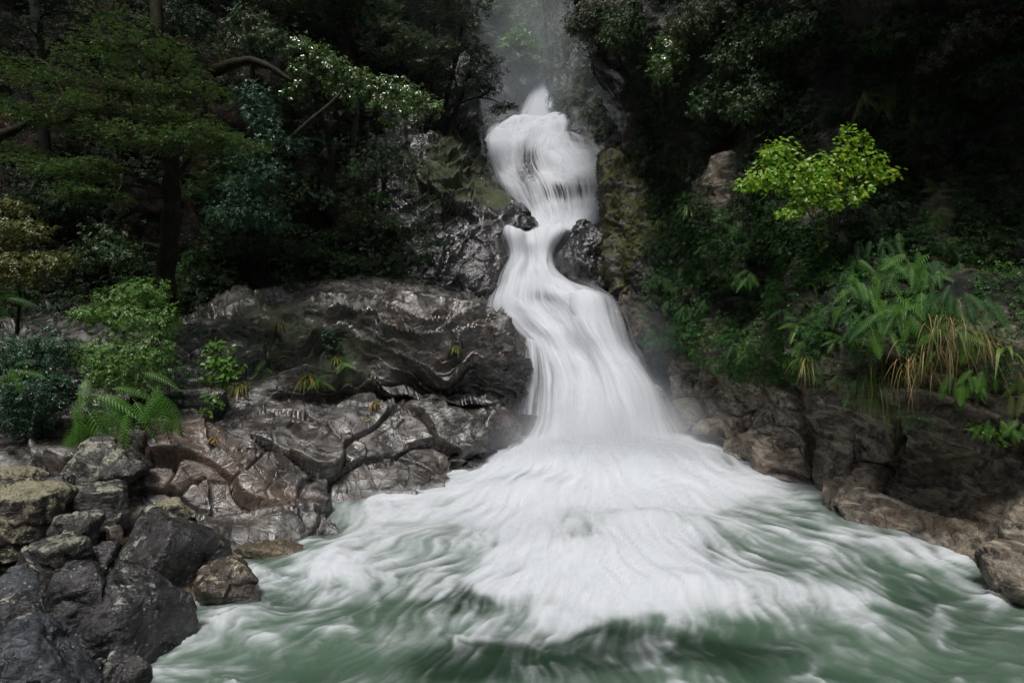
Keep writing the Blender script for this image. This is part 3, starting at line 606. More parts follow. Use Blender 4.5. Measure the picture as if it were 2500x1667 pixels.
# ------------------------------------------------------------------ boulders
import bmesh
def ico(n):
    bm = bmesh.new(); bmesh.ops.create_icosphere(bm, subdivisions=n, radius=1.0)
    V = np.array([v.co[:] for v in bm.verts]); F = np.array([[v.index for v in f.verts] for f in bm.faces]); bm.free(); return V, F
ICO = {5: ico(5), 6: ico(6)}
def vnormals(V, F):
    n = np.cross(V[F[:, 1]] - V[F[:, 0]], V[F[:, 2]] - V[F[:, 0]]); o = np.zeros_like(V)
    for k in range(3): np.add.at(o, F[:, k], n)
    return o / (np.linalg.norm(o, axis=1)[:, None] + 1e-9)
def boulder(name, box, seed, mat, label, zb=.1, deep=.9, npl=11, p=30, planes=None, rough=.02, fac=.42, group=None, res=5, yaw=0., sub=.25, cat='boulder', front=None):
    rng = np.random.default_rng(seed); x0, y0, x1, y1 = box
    V, F = ICO[res]
    if planes is None:
        n = rng.normal(size=(npl, 3)); n /= np.linalg.norm(n, axis=1)[:, None]; dd = rng.uniform(.62, 1., npl)
        n = np.concatenate([n, [[0, 0, 1], [0, 0, -1]]]); dd = np.concatenate([dd, [.85, .7]])
    else: n = np.array([q[:3] for q in planes], float); dd = np.array([q[3] for q in planes]); n /= np.linalg.norm(n, axis=1)[:, None]
    r = (np.clip(V @ n.T, 0, None) / dd) ** p
    r = (r.sum(1) + 1e-6 + .12 ** p) ** (-1 / p); r = np.minimum(r, 1.6)
    Q = V * r[:, None]
    c, s_ = math.cos(yaw), math.sin(yaw); Q = Q @ np.array([[c, s_, 0], [-s_, c, 0], [0, 0, 1]])
    lo, hi = Q.min(0), Q.max(0); Q = (Q - (lo + hi) / 2) / (hi - lo)            # unit box
    df = front if front is not None else Wz((x0 + x1) / 2, y1, zb)[1]
    w = (x1 - x0) / FPX * df; dp = w * deep; dc = df + dp * .42
    w = (x1 - x0) / FPX * dc
    top = W((x0 + x1) / 2, y0, dc)[2]; bot = W((x0 + x1) / 2, y1, df)[2]; bot = bot - (top - bot) * sub
    loc = np.array([W((x0 + x1) / 2, y0, dc)[0], dc, bot]); Q = Q * np.array([w, dp, top - bot]) + np.array([0, 0, (top - bot) / 2])
    Q = Q * [.95, .95, .97]; N = vnormals(Q, F); sz = min(w, top - bot)
    K = Q + seed * 3.1
    Q = Q + N * (facets(K, .45 * sz, .4, .12, .3, .07) * fac + rough * sz * (fbm(K / sz * 2.2, 4) + .35 * ridged(K / sz * 5, 3)))[:, None]
    me = make_mesh(name, Q, F, {'moss': np.zeros(len(Q))})
    o = link(name, me, mat, loc=loc); tag(o, label, cat, group)
    register(name + str(seed), Q + loc, vnormals(Q, F)); return o

M['boulder_dark'] = rock_mat('wet dark boulder', (.007, .0068, .007), (.02, .019, .02), (.052, .05, .05), (.1, .32), moss=.1, lichen=.25, lichcol=(.4, .4, .33), fine=22, wetspec=.75, stain_amt=.25)
M['boulder_blue'] = rock_mat('blue grey wet boulder', (.018, .021, .025), (.05, .057, .065), (.11, .12, .13), (.12, .32), moss=.05, lichen=.05, fine=16, wetspec=.55, stain_amt=.15)
M['boulder_pale'] = rock_mat('yellow lichen boulder', (.014, .013, .011), (.04, .037, .03), (.09, .085, .065), (.3, .6), moss=.2, lichen=.95, lichcol=(.36, .34, .22), fine=22, wetspec=.4)
M['boulder_grey'] = rock_mat('grey lichen boulder', (.014, .014, .0135), (.045, .044, .041), (.1, .097, .09), (.18, .42), moss=.15, lichen=.6, lichcol=(.38, .38, .28), fine=18, wetspec=.5)
M['boulder_brown'] = rock_mat('brown wet boulder', (.02, .015, .011), (.05, .037, .027), (.10, .078, .055), (.12, .35), moss=.05, lichen=.45, lichcol=(.5, .47, .33), fine=16, wetspec=.7)
M['boulder_tan'] = rock_mat('submerged tan rock', (.05, .04, .022), (.12, .095, .05), (.2, .17, .1), (.1, .3), moss=.0, lichen=.0, fine=16, wetspec=.7)
BLK = [(0,0,1,.62),(0,0,-1,.7),(1,.1,.1,.8),(-1,.15,.05,.8),(0,-1,.12,.75),(0,1,0,.8),(.7,-.7,.1,.85),(-.7,-.6,.5,.95),(.5,.2,.8,.92)]
G1 = 'boulders heaped on the left shore'
boulder('boulder', (8,1088,150,1172), 11, M['boulder_grey'], 'low dark boulder with pale lichen at the top left of the heap, under the bushes', .75, group=G1)
boulder('boulder', (-30,1136,120,1222), 12, M['boulder_pale'], 'rounded boulder crusted all over with yellow lichen at the left edge', .7, group=G1, npl=16, p=9)
boulder('boulder', (-90,1196,150,1345), 13, M['boulder_pale'], 'big dark block with a flat yellow lichen top at the left edge', .5, group=G1, planes=BLK, res=6)
boulder('boulder', (165,1070,352,1190), 14, M['boulder_grey'], 'dark boulder splashed with white lichen below the hanging ferns', .75, group=G1)
boulder('boulder', (320,1036,378,1088), 15, M['boulder_brown'], 'small brown stone lodged under the fern bank', 1.0, group=G1)
boulder('boulder', (96,1160,172,1252), 16, M['boulder_dark'], 'narrow purplish stone wedged beside the yellow lichen boulder', .6, group=G1)
boulder('boulder', (158,1186,318,1288), 17, M['boulder_grey'], 'black block with a pale lichened flat top above the heap of dark stones', .5, group=G1, planes=BLK, yaw=.4)
boulder('boulder', (124,1248,238,1335), 18, M['boulder_grey'], 'wedge shaped black stone with a pale edge under the flat topped block', .45, group=G1)
boulder('boulder', (42,1318,210,1450), 19, M['boulder_grey'], 'squarish grey block patched with olive lichen, left of the big dark block', .3, group=G1, planes=BLK, yaw=-.25, res=6)
DARK = [(-.35,-.62,.72,.62),(.88,-.45,.05,.70),(.25,-.9,-.35,.72),(-.9,.1,-.2,.85),(0,1,.1,.8),(.35,.3,.9,.88),(0,0,-1,.75),(.75,-.1,.66,.86),(-.6,-.5,-.6,.9)]
boulder('boulder', (290,1256,526,1458), 20, M['boulder_dark'], 'large sharp edged dark block with a slanting smooth face at the water', .15, group=G1, planes=DARK, res=6, rough=.018, fac=.12, p=26, deep=1.0)
boulder('boulder', (335,1218,478,1300), 21, M['boulder_pale'], 'flat slab with a pale lichen crust behind the large sharp edged block', .55, group=G1, front=7.1, deep=.7)
boulder('boulder', (474,1358,655,1492), 22, M['boulder_brown'], 'rounded brown boulder with a pale lichen patch standing in the water', -.05, group=G1, npl=18, p=8, res=6)
D2 = [(-.3,-.7,.65,.7),(.85,-.4,.2,.78),(.1,-1,-.1,.72),(-.9,-.2,.3,.82),(.4,.1,.9,.8),(0,1,0,.8),(0,0,-1,.8),(.6,-.6,.6,.86)]
boulder('boulder', (165,1400,440,1625), 23, M['boulder_dark'], 'largest black boulder of the heap, wedge shaped with a rusty tinge, at the water edge', .1, group=G1, planes=D2, res=6, rough=.03, fac=.25, p=18)
boulder('boulder', (92,1376,275,1596), 24, M['boulder_dark'], 'long upright black stone leaning against the largest black boulder', .15, group=G1, deep=.6)
boulder('boulder', (-60,1398,78,1545), 25, M['boulder_blue'], 'grey boulder cut by the left edge below the lichened block', .25, group=G1)
boulder('boulder', (-30,1455,142,1580), 26, M['boulder_dark'], 'flat dark stone with round lichen spots above the bluish boulder', .2, group=G1, npl=8)
boulder('boulder', (-90,1552,290,1770), 27, M['boulder_blue'], 'wide bluish wet boulder filling the bottom left corner', .15, group=G1, npl=12, res=6, rough=.05)
boulder('boulder', (232,1590,378,1730), 37, M['boulder_dark'], 'black stone half awash right of the bluish corner boulder', 0, group=G1, npl=14)
boulder('boulder', (188,1322,292,1412), 28, M['boulder_dark'], 'small dark stone with a lichen ring between the lichened block and the big dark block', .25, group=G1)
boulder('boulder', (252,1284,310,1362), 29, M['boulder_brown'], 'small reddish stone tucked behind the large sharp edged block', .35, group=G1)
boulder('boulder', (398,1425,500,1505), 30, M['boulder_tan'], 'tan stone awash between the big dark block and the largest black boulder', -.12, group=G1, npl=18, p=8)
boulder('boulder', (560,1318,760,1378), 31, M['boulder_tan'], 'low tan shelf of rock just under the water at the foot of the bank', -.1, group=G1, npl=18, p=8, deep=.5)
boulder('boulder', (1366,528,1500,704), 32, M['black_rock'], 'glossy black boulder squeezed between the chute and the mossy spur', 0, front=15.6, planes=[(-.75,-.3,.6,.62),(-.9,-.3,-.2,.8),(.2,-.9,.3,.75),(1,0,.1,.9),(.3,-.2,.9,.85),(0,0,-1,.8),(0,1,0,.8),(-.4,-.7,-.5,.85)], p=18, res=6, rough=.07, fac=.5, sub=.0, cat='boulder')
boulder('boulder', (2372,1195,2680,1400), 33, M['right_rock'], 'round reddish tan boulder at the right edge', .3, npl=18, p=9, res=6, deep=.8, group='boulders at the foot of the right cliff', front=6.3)
boulder('boulder', (2415,1335,2700,1520), 34, M['right_rock'], 'lower grey tan boulder at the right edge, standing in the water', -.1, npl=18, p=9, res=6, deep=.8, group='boulders at the foot of the right cliff')

# ------------------------------------------------------------------ plants
def tubes(paths, sides=6):
    """paths: list of (points (n,3), radii (n,))"""
    Vs, Fs, o = [], [], 0
    for P, R in paths:
        P = np.asarray(P, float); n = len(P); T = np.gradient(P, axis=0); T /= np.linalg.norm(T, axis=1)[:, None] + 1e-9
        A = np.cross(T, [0.31, .2, .93]); A /= np.linalg.norm(A, axis=1)[:, None] + 1e-9; B = np.cross(T, A)
        an = np.arange(sides) / sides * 2 * math.pi
        ring = P[:, None] + np.asarray(R)[:, None, None] * (np.cos(an)[None, :, None] * A[:, None] + np.sin(an)[None, :, None] * B[:, None])
        Vs.append(ring.reshape(-1, 3)); i = np.arange(n - 1)[:, None] * sides; j = np.arange(sides)[None]; k = (j + 1) % sides
        Fs.append(np.stack([i + j, i + k, i + sides + k, i + sides + j], -1).reshape(-1, 4) + o); o += n * sides
    return np.concatenate(Vs), np.concatenate(Fs)
def smoothpath(pts, n, wob=0., rng=None):
    P = cr(np.asarray(pts, float), n)
    if wob and rng is not None: 
        t = np.linspace(0, 1, n)[:, None]; P = P + wob * fbm(np.concatenate([t * 5, t * 0 + rng.random() * 50, t * 0], 1), 2)[:, None] * rng.normal(size=3) 
    return P
L4 = (np.array([[0, 0, 0], [.45, -.28, .05], [1, 0, -.03], [.45, .28, .05]]), np.array([[0, 1, 2], [0, 2, 3]]))
def ellipse_leaf(w=.34):
    t = np.array([0, .15, .45, .8, 1]); hw = np.array([0, .75, 1, .62, 0]) * w
    V = [[0, 0, 0]]; 
    for a, b in zip(t[1:-1], hw[1:-1]): V += [[a, -b, .06], [a, 0, 0], [a, b, .06]]
    V += [[1, 0, -.04]]
    return np.array(V), np.array([[0,1,2],[0,2,3],[1,4,5],[1,5,2],[2,5,6],[2,6,3],[4,7,8],[4,8,5],[5,8,9],[5,9,6],[7,10,8],[8,10,9]])
L12 = ellipse_leaf()
def sprig(n=5, length=1., leaf=.3, seed=1, flat=True):
    rng = np.random.default_rng(seed); V, F = [], []; o = 0
    for i in range(n):
        t = (i + .6) / n; s = 1 if i % 2 else -1; a = s * math.radians(rng.uniform(35, 70)) if i < n - 1 else 0
        c, s_ = math.cos(a), math.sin(a); L = L4[0] * leaf * rng.uniform(.8, 1.2) * (1.1 - .3 * t)
        R = np.stack([L[:, 0] * c - L[:, 1] * s_, L[:, 0] * s_ + L[:, 1] * c, L[:, 2] + L[:, 0] * rng.uniform(-.5, .25)], -1)
        V.append(R + [t * length * .8, 0, -.1 * t * t]); F.append(L4[1] + o); o += 4
    return np.concatenate(V), np.concatenate(F)
SPRIGS = [sprig(5, 1, .40, k) for k in range(4)]
def rosette(n=6, seed=1):
    rng = np.random.default_rng(seed); V, F = [], []
    for i in range(n):
        a = i * 2.4 + rng.uniform(-.3, .3); c, s_ = math.cos(a), math.sin(a); L = L4[0] * rng.uniform(.75, 1.1) * .55; tl = rng.uniform(-.2, .7)
        x = L[:, 0] * math.cos(tl); z = L[:, 2] + L[:, 0] * math.sin(tl)
        V.append(np.stack([x * c - L[:, 1] * s_, x * s_ + L[:, 1] * c, z], -1)); F.append(L4[1] + 4 * i)
    return np.concatenate(V), np.concatenate(F)
ROS = [rosette(3, k) for k in range(4)]
def place(templ, pos, dirs, nrm, size, rng):
    """many copies of a leaf template as one array mesh"""
    templ = templ if isinstance(templ, list) else [templ]
    nrm = nrm / (np.linalg.norm(nrm, axis=1)[:, None] + 1e-9)
    X = dirs - (dirs * nrm).sum(1)[:, None] * nrm; X /= np.linalg.norm(X, axis=1)[:, None] + 1e-9; Y = np.cross(nrm, X)
    Vs, Fs, Ts, o = [], [], [], 0; pick = rng.integers(0, len(templ), len(pos)); tone = rng.random(len(pos))
    for k, (TV, TF) in enumerate(templ):
        m = pick == k; n = m.sum()
        if n == 0: continue
        R = np.stack([X[m], Y[m], nrm[m]], 1)                       # rows are the axes
        V = pos[m][:, None] + size[m][:, None, None] * np.einsum('vk,nkj->nvj', TV, R)
        Vs.append(V.reshape(-1, 3)); Fs.append((TF[None] + (np.arange(n) * len(TV))[:, None, None]).reshape(-1, TF.shape[1]) + o)
        lt = (tone[m][:, None] * .55 + rng.random((n, len(TV) // 4 + 1))[:, np.arange(len(TV)) // 4] * .45); Ts.append(lt.ravel()); o += n * len(TV)
    return np.concatenate(Vs), np.concatenate(Fs), np.concatenate(Ts)
UP = np.array([0, 0, 1.])

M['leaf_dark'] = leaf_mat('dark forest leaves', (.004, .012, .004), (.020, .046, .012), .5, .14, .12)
M['leaf_beech'] = leaf_mat('beech leaves', (.024, .065, .016), (.085, .145, .034), .45, .2, .3, (.22, .16, .03), .03)
M['leaf_gloss'] = leaf_mat('glossy green leaves', (.035, .09, .028), (.13, .22, .05), .2, .8, .2, (.2, .2, .03), .05)
M['leaf_blue'] = leaf_mat('bluish green leaves', (.010, .04, .02), (.035, .095, .04), .35, .3, .2)
M['leaf_mid'] = leaf_mat('mid green leaves', (.03, .11, .018), (.11, .25, .035), .38, .45, .25, (.16, .2, .03), .12)
M['leaf_bright'] = leaf_mat('bright yellow green leaves', (.045, .19, .012), (.25, .46, .028), .3, .4, .45, (.6, .5, .03), .1)
M['leaf_yellow'] = leaf_mat('yellow green leaves', (.05, .07, .012), (.13, .14, .025), .4, .4, .2)
M['leaf_olive'] = leaf_mat('dull olive leaves', (.02, .03, .013), (.07, .09, .034), .45, .35, .15)
M['leaf_red'] = leaf_mat('dark leaves with red ones', (.01, .025, .012), (.03, .055, .02), .35, .5, .1, (.25, .02, .015), .06)
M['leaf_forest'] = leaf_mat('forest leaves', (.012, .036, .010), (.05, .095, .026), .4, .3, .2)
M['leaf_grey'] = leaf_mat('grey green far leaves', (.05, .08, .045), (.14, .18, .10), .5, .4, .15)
M['fern'] = leaf_mat('fern green', (.03, .11, .014), (.10, .235, .028), .4, .2, .3)
M['fern_dark'] = leaf_mat('dark fern green', (.014, .06, .012), (.045, .125, .026), .45, .18, .25)
M['fern_olive'] = leaf_mat('olive fern', (.05, .075, .012), (.11, .14, .025), .4, .4, .25)
M['fern_bright'] = leaf_mat('bright fern', (.08, .2, .015), (.17, .32, .03), .35, .45, .4)
M['grass_gold'] = leaf_mat('straw gold grass', (.14, .11, .035), (.42, .31, .12), .5, .35, .3, (.09, .13, .03), .25)
M['grass_green'] = leaf_mat('green grass', (.04, .085, .012), (.13, .17, .03), .4, .4, .3, (.3, .2, .05), .2)
M['flax'] = leaf_mat('flax blades', (.06, .12, .02), (.16, .24, .05), .3, .5, .3)
M['moss_stuff'] = leaf_mat('moss tips', (.04, .048, .008), (.12, .125, .022), .8, .2, .3)

def crown_pts(blobs_, n, rng, style, rag=.6):
    """positions, headings, normals and share for sprigs spread through crown blobs: (px,py,rx,ry,d,depth m)"""
    P, D, N = [], [], []
    area = np.array([b[2] * b[3] for b in blobs_], float) ** .8; cnt = (n * area / area.sum()).astype(int) + 1
    for b, c in zip(blobs_, cnt):
        px, py, rx, ry, d, dp = b; cen = W(px, py, d); a = rx * d / FPX; h = ry * d / FPX
        m = int(c * 2.2); v = rng.normal(size=(m, 3)); v /= np.linalg.norm(v, axis=1)[:, None]
        if style == 'plate': r = np.sqrt(rng.random(m)) * (1 + .25 * perlin(v * 2.5 + cen)); v[:, 2] *= .5
        else: r = rng.random(m) ** .45 * (1 + .35 * perlin(v * 1.8 + cen))
        q = v * r[:, None] * np.array([a, dp, h])
        if style == 'plate': q[:, 2] -= .18 * h * (q[:, 0] / a) ** 2 * 2
        p = cen + q; s = max(a, .3)
        keep = fbm(p / s * np.array([3.2, 3.2, 6.]), 3) + rng.normal(size=m) * .15 > -.25 + .3 * (rag - .5)
        p = p[keep][:c]; q = q[keep][:c]; P.append(p)
        o = q / np.array([a, dp, h]); o /= np.linalg.norm(o, axis=1)[:, None] + 1e-6
        D.append(o * np.array([1, 1, .15 if style == 'plate' else .6]) + rng.normal(size=p.shape) * .45 + [0, -.25, -.1])
        N.append((UP * 1.0 if style == 'plate' else UP * .55 + o * .7 + [0, -.25, 0]) + rng.normal(size=p.shape) * (.28 if style == 'plate' else .45))
    return np.concatenate(P), np.concatenate(D), np.concatenate(N)
TREESEED = [100]
def tree(name, label, cat, trunks, crown, n, leaf, mat, style='plate', bark='bark', group=None, templ=None, rag=.6, limbs=True, base=None):
    """trunks: list of ([(px,py,d)...], r0 m, r1 m)"""
    TREESEED[0] += 1; rng = np.random.default_rng(TREESEED[0])
    tr = [(np.array([W(*p) for p in t[0]]), t[1], t[2]) for t in trunks]
    if tr: b0 = tr[0][0][0]
    else:
        b = max(crown, key=lambda q: q[1]); b0 = W(b[0], b[1] + b[3] * .8, b[4] + b[5] * .5)
        tr = [(np.array([b0, (b0 + W(*crown[0][:2], crown[0][4])) / 2 + rng.normal(size=3) * .05, W(crown[0][0], crown[0][1], crown[0][4])]), .03, .015)]
    root = empty(name, b0, label, cat, group)
    paths = []
    tp = []
    for P, r0, r1 in tr:
        S = smoothpath(P, 5 * len(P), .04, rng); S[0] = P[0]; paths.append((S, np.linspace(r0, r1, len(S)) * (1 + .12 * np.sin(np.arange(len(S)) * 1.7)))); tp.append(S)
    T = np.concatenate(tp)
    part_name = 'trunk' if cat == 'tree' else 'stem'
    V, F = tubes(paths, 8); link(part_name, make_mesh(part_name, V - b0, F), M[bark], root)
    if limbs:
        lp = []
        for b in crown:
            c = W(b[0], b[1], b[4]); j = np.argmin(np.linalg.norm((T - c) * [1, 1, 1.0], axis=1) + (T[:, 2] > c[2] + .3) * 1.0); s = T[j]; ln = np.linalg.norm(c - s)
            mid = (s + c) / 2 + UP * .1 * ln + rng.normal(size=3) * .08 * ln; S = smoothpath([s, mid, c], 9)
            r = min(.012 + .018 * ln, .06); lp.append((S, np.linspace(r, r * .3, 9)))
            a = b[2] * b[4] / FPX
            for _ in range(7):
                e = c + rng.normal(size=3) * np.array([a * .6, b[5] * .5, b[3] * b[4] / FPX * .45]); S2 = smoothpath([S[4 + rng.integers(0, 4)], (c + e) / 2 + rng.normal(size=3) * .05 * a, e], 6)
                lp.append((S2, np.linspace(r * .4, .003, 6)))
        V, F = tubes(lp, 5); link('branches', make_mesh('branches', V - b0, F), M[bark], root)
    P, D, N = crown_pts(crown, n, rng, style, rag)
    sz = leaf * 3 * rng.uniform(.75, 1.3, len(P)) if templ is None else leaf * rng.uniform(.75, 1.25, len(P))
    V, F, tn = place(templ or SPRIGS, P, D, N, sz, rng)
    link('crown', make_mesh('crown', V - b0, F, {'tone': tn}, smooth=False), mat, root)
    return root

# --- left: the spreading small leaved tree
tree('beech_tree', 'spreading tree with flat tiers of small leaves and a mossy trunk on the left', 'tree',
     [([(408,790,10.9),(402,680,10.7),(412,560,10.5),(425,440,10.4),(400,300,10.4),(380,120,10.6),(375,-120,10.8)], .19, .09),
      ([(425,440,10.4),(470,380,10.2),(540,330,9.9)], .06, .02), ([(405,330,10.4),(300,300,10),(180,290,9.6)], .07, .02), ([(412,480,10.4),(330,430,10),(240,430,9.5)], .05, .015)],
     [(300,48,75,13,10.3,.7),(330,112,150,26,9.9,.8),(230,150,90,22,9.7,.7),(420,150,80,20,10.1,.7),(300,215,120,18,9.6,.8),(140,205,110,20,9.8,.8),(430,235,100,22,9.9,.8),(490,215,60,16,10,.6),
      (240,265,130,22,9.5,.8),(120,290,110,22,9.7,.8),(440,290,100,24,9.6,.7),(390,345,130,26,9.2,.8),(500,330,100,28,9.3,.7),(570,350,80,22,9.5,.6),(300,320,100,22,9.4,.7),
      (190,420,110,28,9.1,.7),(110,400,80,22,9.3,.6),(230,470,70,26,8.9,.6),(190,480,50,16,8.9,.5),(50,160,80,24,10,.7),(30,260,80,22,10,.7),(60,370,80,22,9.8,.6),(240,400,60,18,9,.5)],
     9500, .034, M['leaf_beech'], 'plate', 'mossbark')
tree('beech_tree', 'dim tree with thin tiers of leaves at the top left corner', 'tree', [([(120,700,12.5),(110,400,12.4),(90,0,12.6),(80,-200,12.6)], .13, .08)],
     [(40,60,90,26,11.6,.7),(160,20,90,22,11.8,.7),(60,120,80,20,11.5,.7),(200,90,70,18,11.9,.7)], 1200, .034, M['leaf_dark'], 'plate')
GFOR = 'dark trees filling the left forest'
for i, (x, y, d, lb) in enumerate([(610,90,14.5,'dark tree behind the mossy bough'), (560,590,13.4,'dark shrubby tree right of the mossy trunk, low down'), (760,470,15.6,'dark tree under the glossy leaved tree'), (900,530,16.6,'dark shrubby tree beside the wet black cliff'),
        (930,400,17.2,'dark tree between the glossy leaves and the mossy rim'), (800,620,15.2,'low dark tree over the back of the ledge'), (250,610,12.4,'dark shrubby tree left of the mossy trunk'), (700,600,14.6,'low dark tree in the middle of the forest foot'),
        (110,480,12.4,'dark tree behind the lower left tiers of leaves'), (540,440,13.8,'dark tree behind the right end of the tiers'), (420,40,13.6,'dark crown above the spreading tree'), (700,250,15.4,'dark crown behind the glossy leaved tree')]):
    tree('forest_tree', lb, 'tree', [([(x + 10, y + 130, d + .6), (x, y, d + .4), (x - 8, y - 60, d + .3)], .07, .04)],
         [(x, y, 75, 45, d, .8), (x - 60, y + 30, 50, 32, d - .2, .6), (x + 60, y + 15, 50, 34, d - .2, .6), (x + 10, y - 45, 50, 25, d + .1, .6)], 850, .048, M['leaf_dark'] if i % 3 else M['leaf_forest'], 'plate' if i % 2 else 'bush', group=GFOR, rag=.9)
# --- shrubs on the left slope
tree('shrub', 'rounded mid green small leaved shrub beside the mossy trunk', 'shrub', [([(330,1010,8.9),(310,900,8.7),(300,780,8.6)], .03, .012), ([(330,1010,8.9),(370,880,8.7),(390,800,8.6)], .025, .01)],
     [(290,730,55,38,8.7,.35),(350,710,60,40,8.7,.35),(250,770,50,30,8.6,.35),(330,780,90,50,8.5,.45),(240,870,55,55,8.3,.4),(310,880,80,60,8.2,.45),(380,860,50,60,8.4,.4),(400,780,35,45,8.7,.3),(210,765,40,20,8.5,.2),(330,940,60,20,8.3,.3),(265,920,50,35,8.2,.3)],
     4200, .028, M['leaf_mid'], 'bush', rag=.7)
tree('shrub', 'bluish green glossy shrub at the left edge above the boulders', 'shrub', [([(60,1110,8.2),(60,980,8),(50,850,7.9)], .03, .012)],
     [(40,880,80,60,7.9,.4),(120,850,60,60,8,.4),(0,960,80,60,7.8,.4),(100,960,80,60,7.7,.4),(50,1020,70,40,7.7,.4),(-40,860,60,60,7.9,.4),(150,930,40,50,7.9,.3)],
     2600, .036, M['leaf_blue'], 'bush', templ=None, rag=.8)
tree('shrub', 'yellowish leaved shrub at the left edge below the spreading tree', 'shrub', [([(40,820,9.2),(50,700,9.1),(60,600,9)], .03, .012)],
     [(20,570,50,40,9,.35),(60,560,60,30,8.9,.3),(20,640,70,40,8.8,.35),(110,640,70,22,8.8,.3),(60,680,60,24,8.9,.3),(150,630,40,16,8.9,.25),(20,500,50,22,9.1,.3)], 1000, .042, M['leaf_yellow'], 'bush', rag=.9)
tree('shrub', 'dim shrub with drooping tiers right of the spreading tree', 'shrub', [([(640,700,13.5),(640,500,13.3),(620,330,13.2)], .06, .02)],
     [(620,240,50,45,12.8,.6),(640,290,45,40,12.7,.6),(690,345,60,25,12.5,.5),(610,370,60,30,12.5,.6),(660,420,60,40,12.5,.6),(600,460,60,40,12.6,.6),(640,520,70,40,12.6,.6),(560,520,60,40,12.6,.6)], 2600, .042, M['leaf_blue'], 'bush', rag=.8)
tree('broadleaf_tree', 'small tree with glossy light catching leaves in front of the dark forest', 'tree',
     [([(800,520,15.6),(810,420,15.2),(800,330,14.9),(770,240,14.6),(750,150,14.4)], .1, .03), ([(800,330,14.9),(860,270,14.6),(960,240,14.3),(1050,262,14.2)], .06, .02)],
     [(735,108,32,20,14.3,.4),(770,130,42,26,14.2,.4),(740,170,40,26,14.3,.4),(790,150,40,22,14.2,.4),(835,168,40,20,14.1,.4),(880,190,42,24,14.1,.4),(920,215,48,26,14,.4),(965,208,36,22,14,.4),(985,240,46,28,14,.4),(1020,235,36,22,13.9,.4),(1050,260,34,18,13.9,.4),(940,255,50,22,14,.4),(1000,280,44,18,14,.4),(870,235,50,24,14.2,.4),(950,300,30,14,14.1,.3),(720,215,36,22,14.4,.4),(810,205,40,20,14.3,.4)],
     1700, .055, M['leaf_gloss'], 'bush', rag=.8)
# --- trees along the crest of the mossy cliff
GT = 'trees along the crest of the left cliff'
tree('crest_tree', 'grey green tree with a wide flat crown on the crest left of the upper falls', 'tree', [([(1040,335,20.6),(1045,270,20.5),(1030,180,20.4),(1000,80,20.3)], .13, .06), ([(1060,330,20.4),(1062,260,20.3),(1050,190,20.3)], .08, .04)],
     [(900,60,60,30,20,.9),(960,80,70,34,19.8,1),(1020,110,60,30,19.7,1),(1070,130,42,24,19.6,.8),(980,140,60,26,19.8,.9),(1050,160,50,18,19.6,.7),(900,130,50,26,20,.8),(940,30,60,26,20.1,.8),(1090,110,30,18,19.6,.6)], 2600, .07, M['leaf_grey'], 'plate', group=GT)
tree('crest_tree', 'dark tree with slanting bare trunks beside the upper falls', 'tree', [([(1082,340,20.2),(1084,280,20.1),(1100,200,20),(1120,120,19.9),(1130,40,19.9)], .11, .05), ([(1100,330,19.9),(1115,270,19.8),(1135,215,19.8),(1150,150,19.8)], .09, .04)],
     [(1120,60,50,30,19.8,.8),(1150,120,48,26,19.7,.8),(1180,160,50,22,19.6,.8),(1130,180,50,22,19.6,.8),(1190,200,36,16,19.5,.6),(1100,215,40,14,19.6,.6),(1160,215,50,12,19.5,.6),(1090,20,50,24,19.9,.8)], 2200, .065, M['leaf_olive'], 'plate', group=GT)
tree('crest_tree', 'leaning branch with a small leaf tuft reaching out over the upper falls', 'tree', [([(1070,300,19.9),(1088,268,19.7),(1125,250,19.6),(1170,238,19.4),(1196,222,19.3)], .07, .02), ([(1170,238,19.4),(1205,245,19.3),(1235,262,19.2)], .03, .01)],
     [(1232,260,26,7,19.2,.3),(1212,268,22,8,19.2,.3),(1250,262,16,5,19.2,.2),(1195,225,20,8,19.3,.3)], 260, .05, M['leaf_dark'], 'plate', group=GT)
tree('crest_tree', 'tall dark tree rising out of the frame above the glossy tree', 'tree', [([(860,420,18.2),(870,300,18.1),(850,150,18),(830,-50,18),(820,-200,18)], .14, .09)],
     [(830,20,80,36,17.6,1),(760,60,70,30,17.4,1),(880,10,60,30,17.7,.9),(700,20,70,30,17.3,1),(790,-40,90,40,17.6,1)], 2000, .06, M['leaf_dark'], 'plate', group=GT)
for i, (x, y, d, hgt, r) in enumerate([(1048,300,21.3,300,.1), (1020,310,21,260,.08), (985,320,20.5,300,.1), (1112,300,21.5,260,.07)]):
    tree('crest_tree', ['thin dark trunk standing just behind the slanting bare trunks', 'thin straight trunk near the rim of the mossy cliff', 'straight dark trunk behind the glossy leaved tree', 'slim dark trunk closest to the far wet slab'][i], 'tree',
         [([(x, y + 50, d), (x + 4, y - 60, d), (x + 20 - 10 * i, y - hgt, d)], r, r * .6)], [(x + 10, y - hgt + 40, 60, 26, d - .2, .9), (x - 20, y - hgt, 60, 26, d, .9), (x + 30, y - hgt - 30, 60, 26, d, .9)], 700, .07, M['leaf_dark'], 'plate', group=GT)
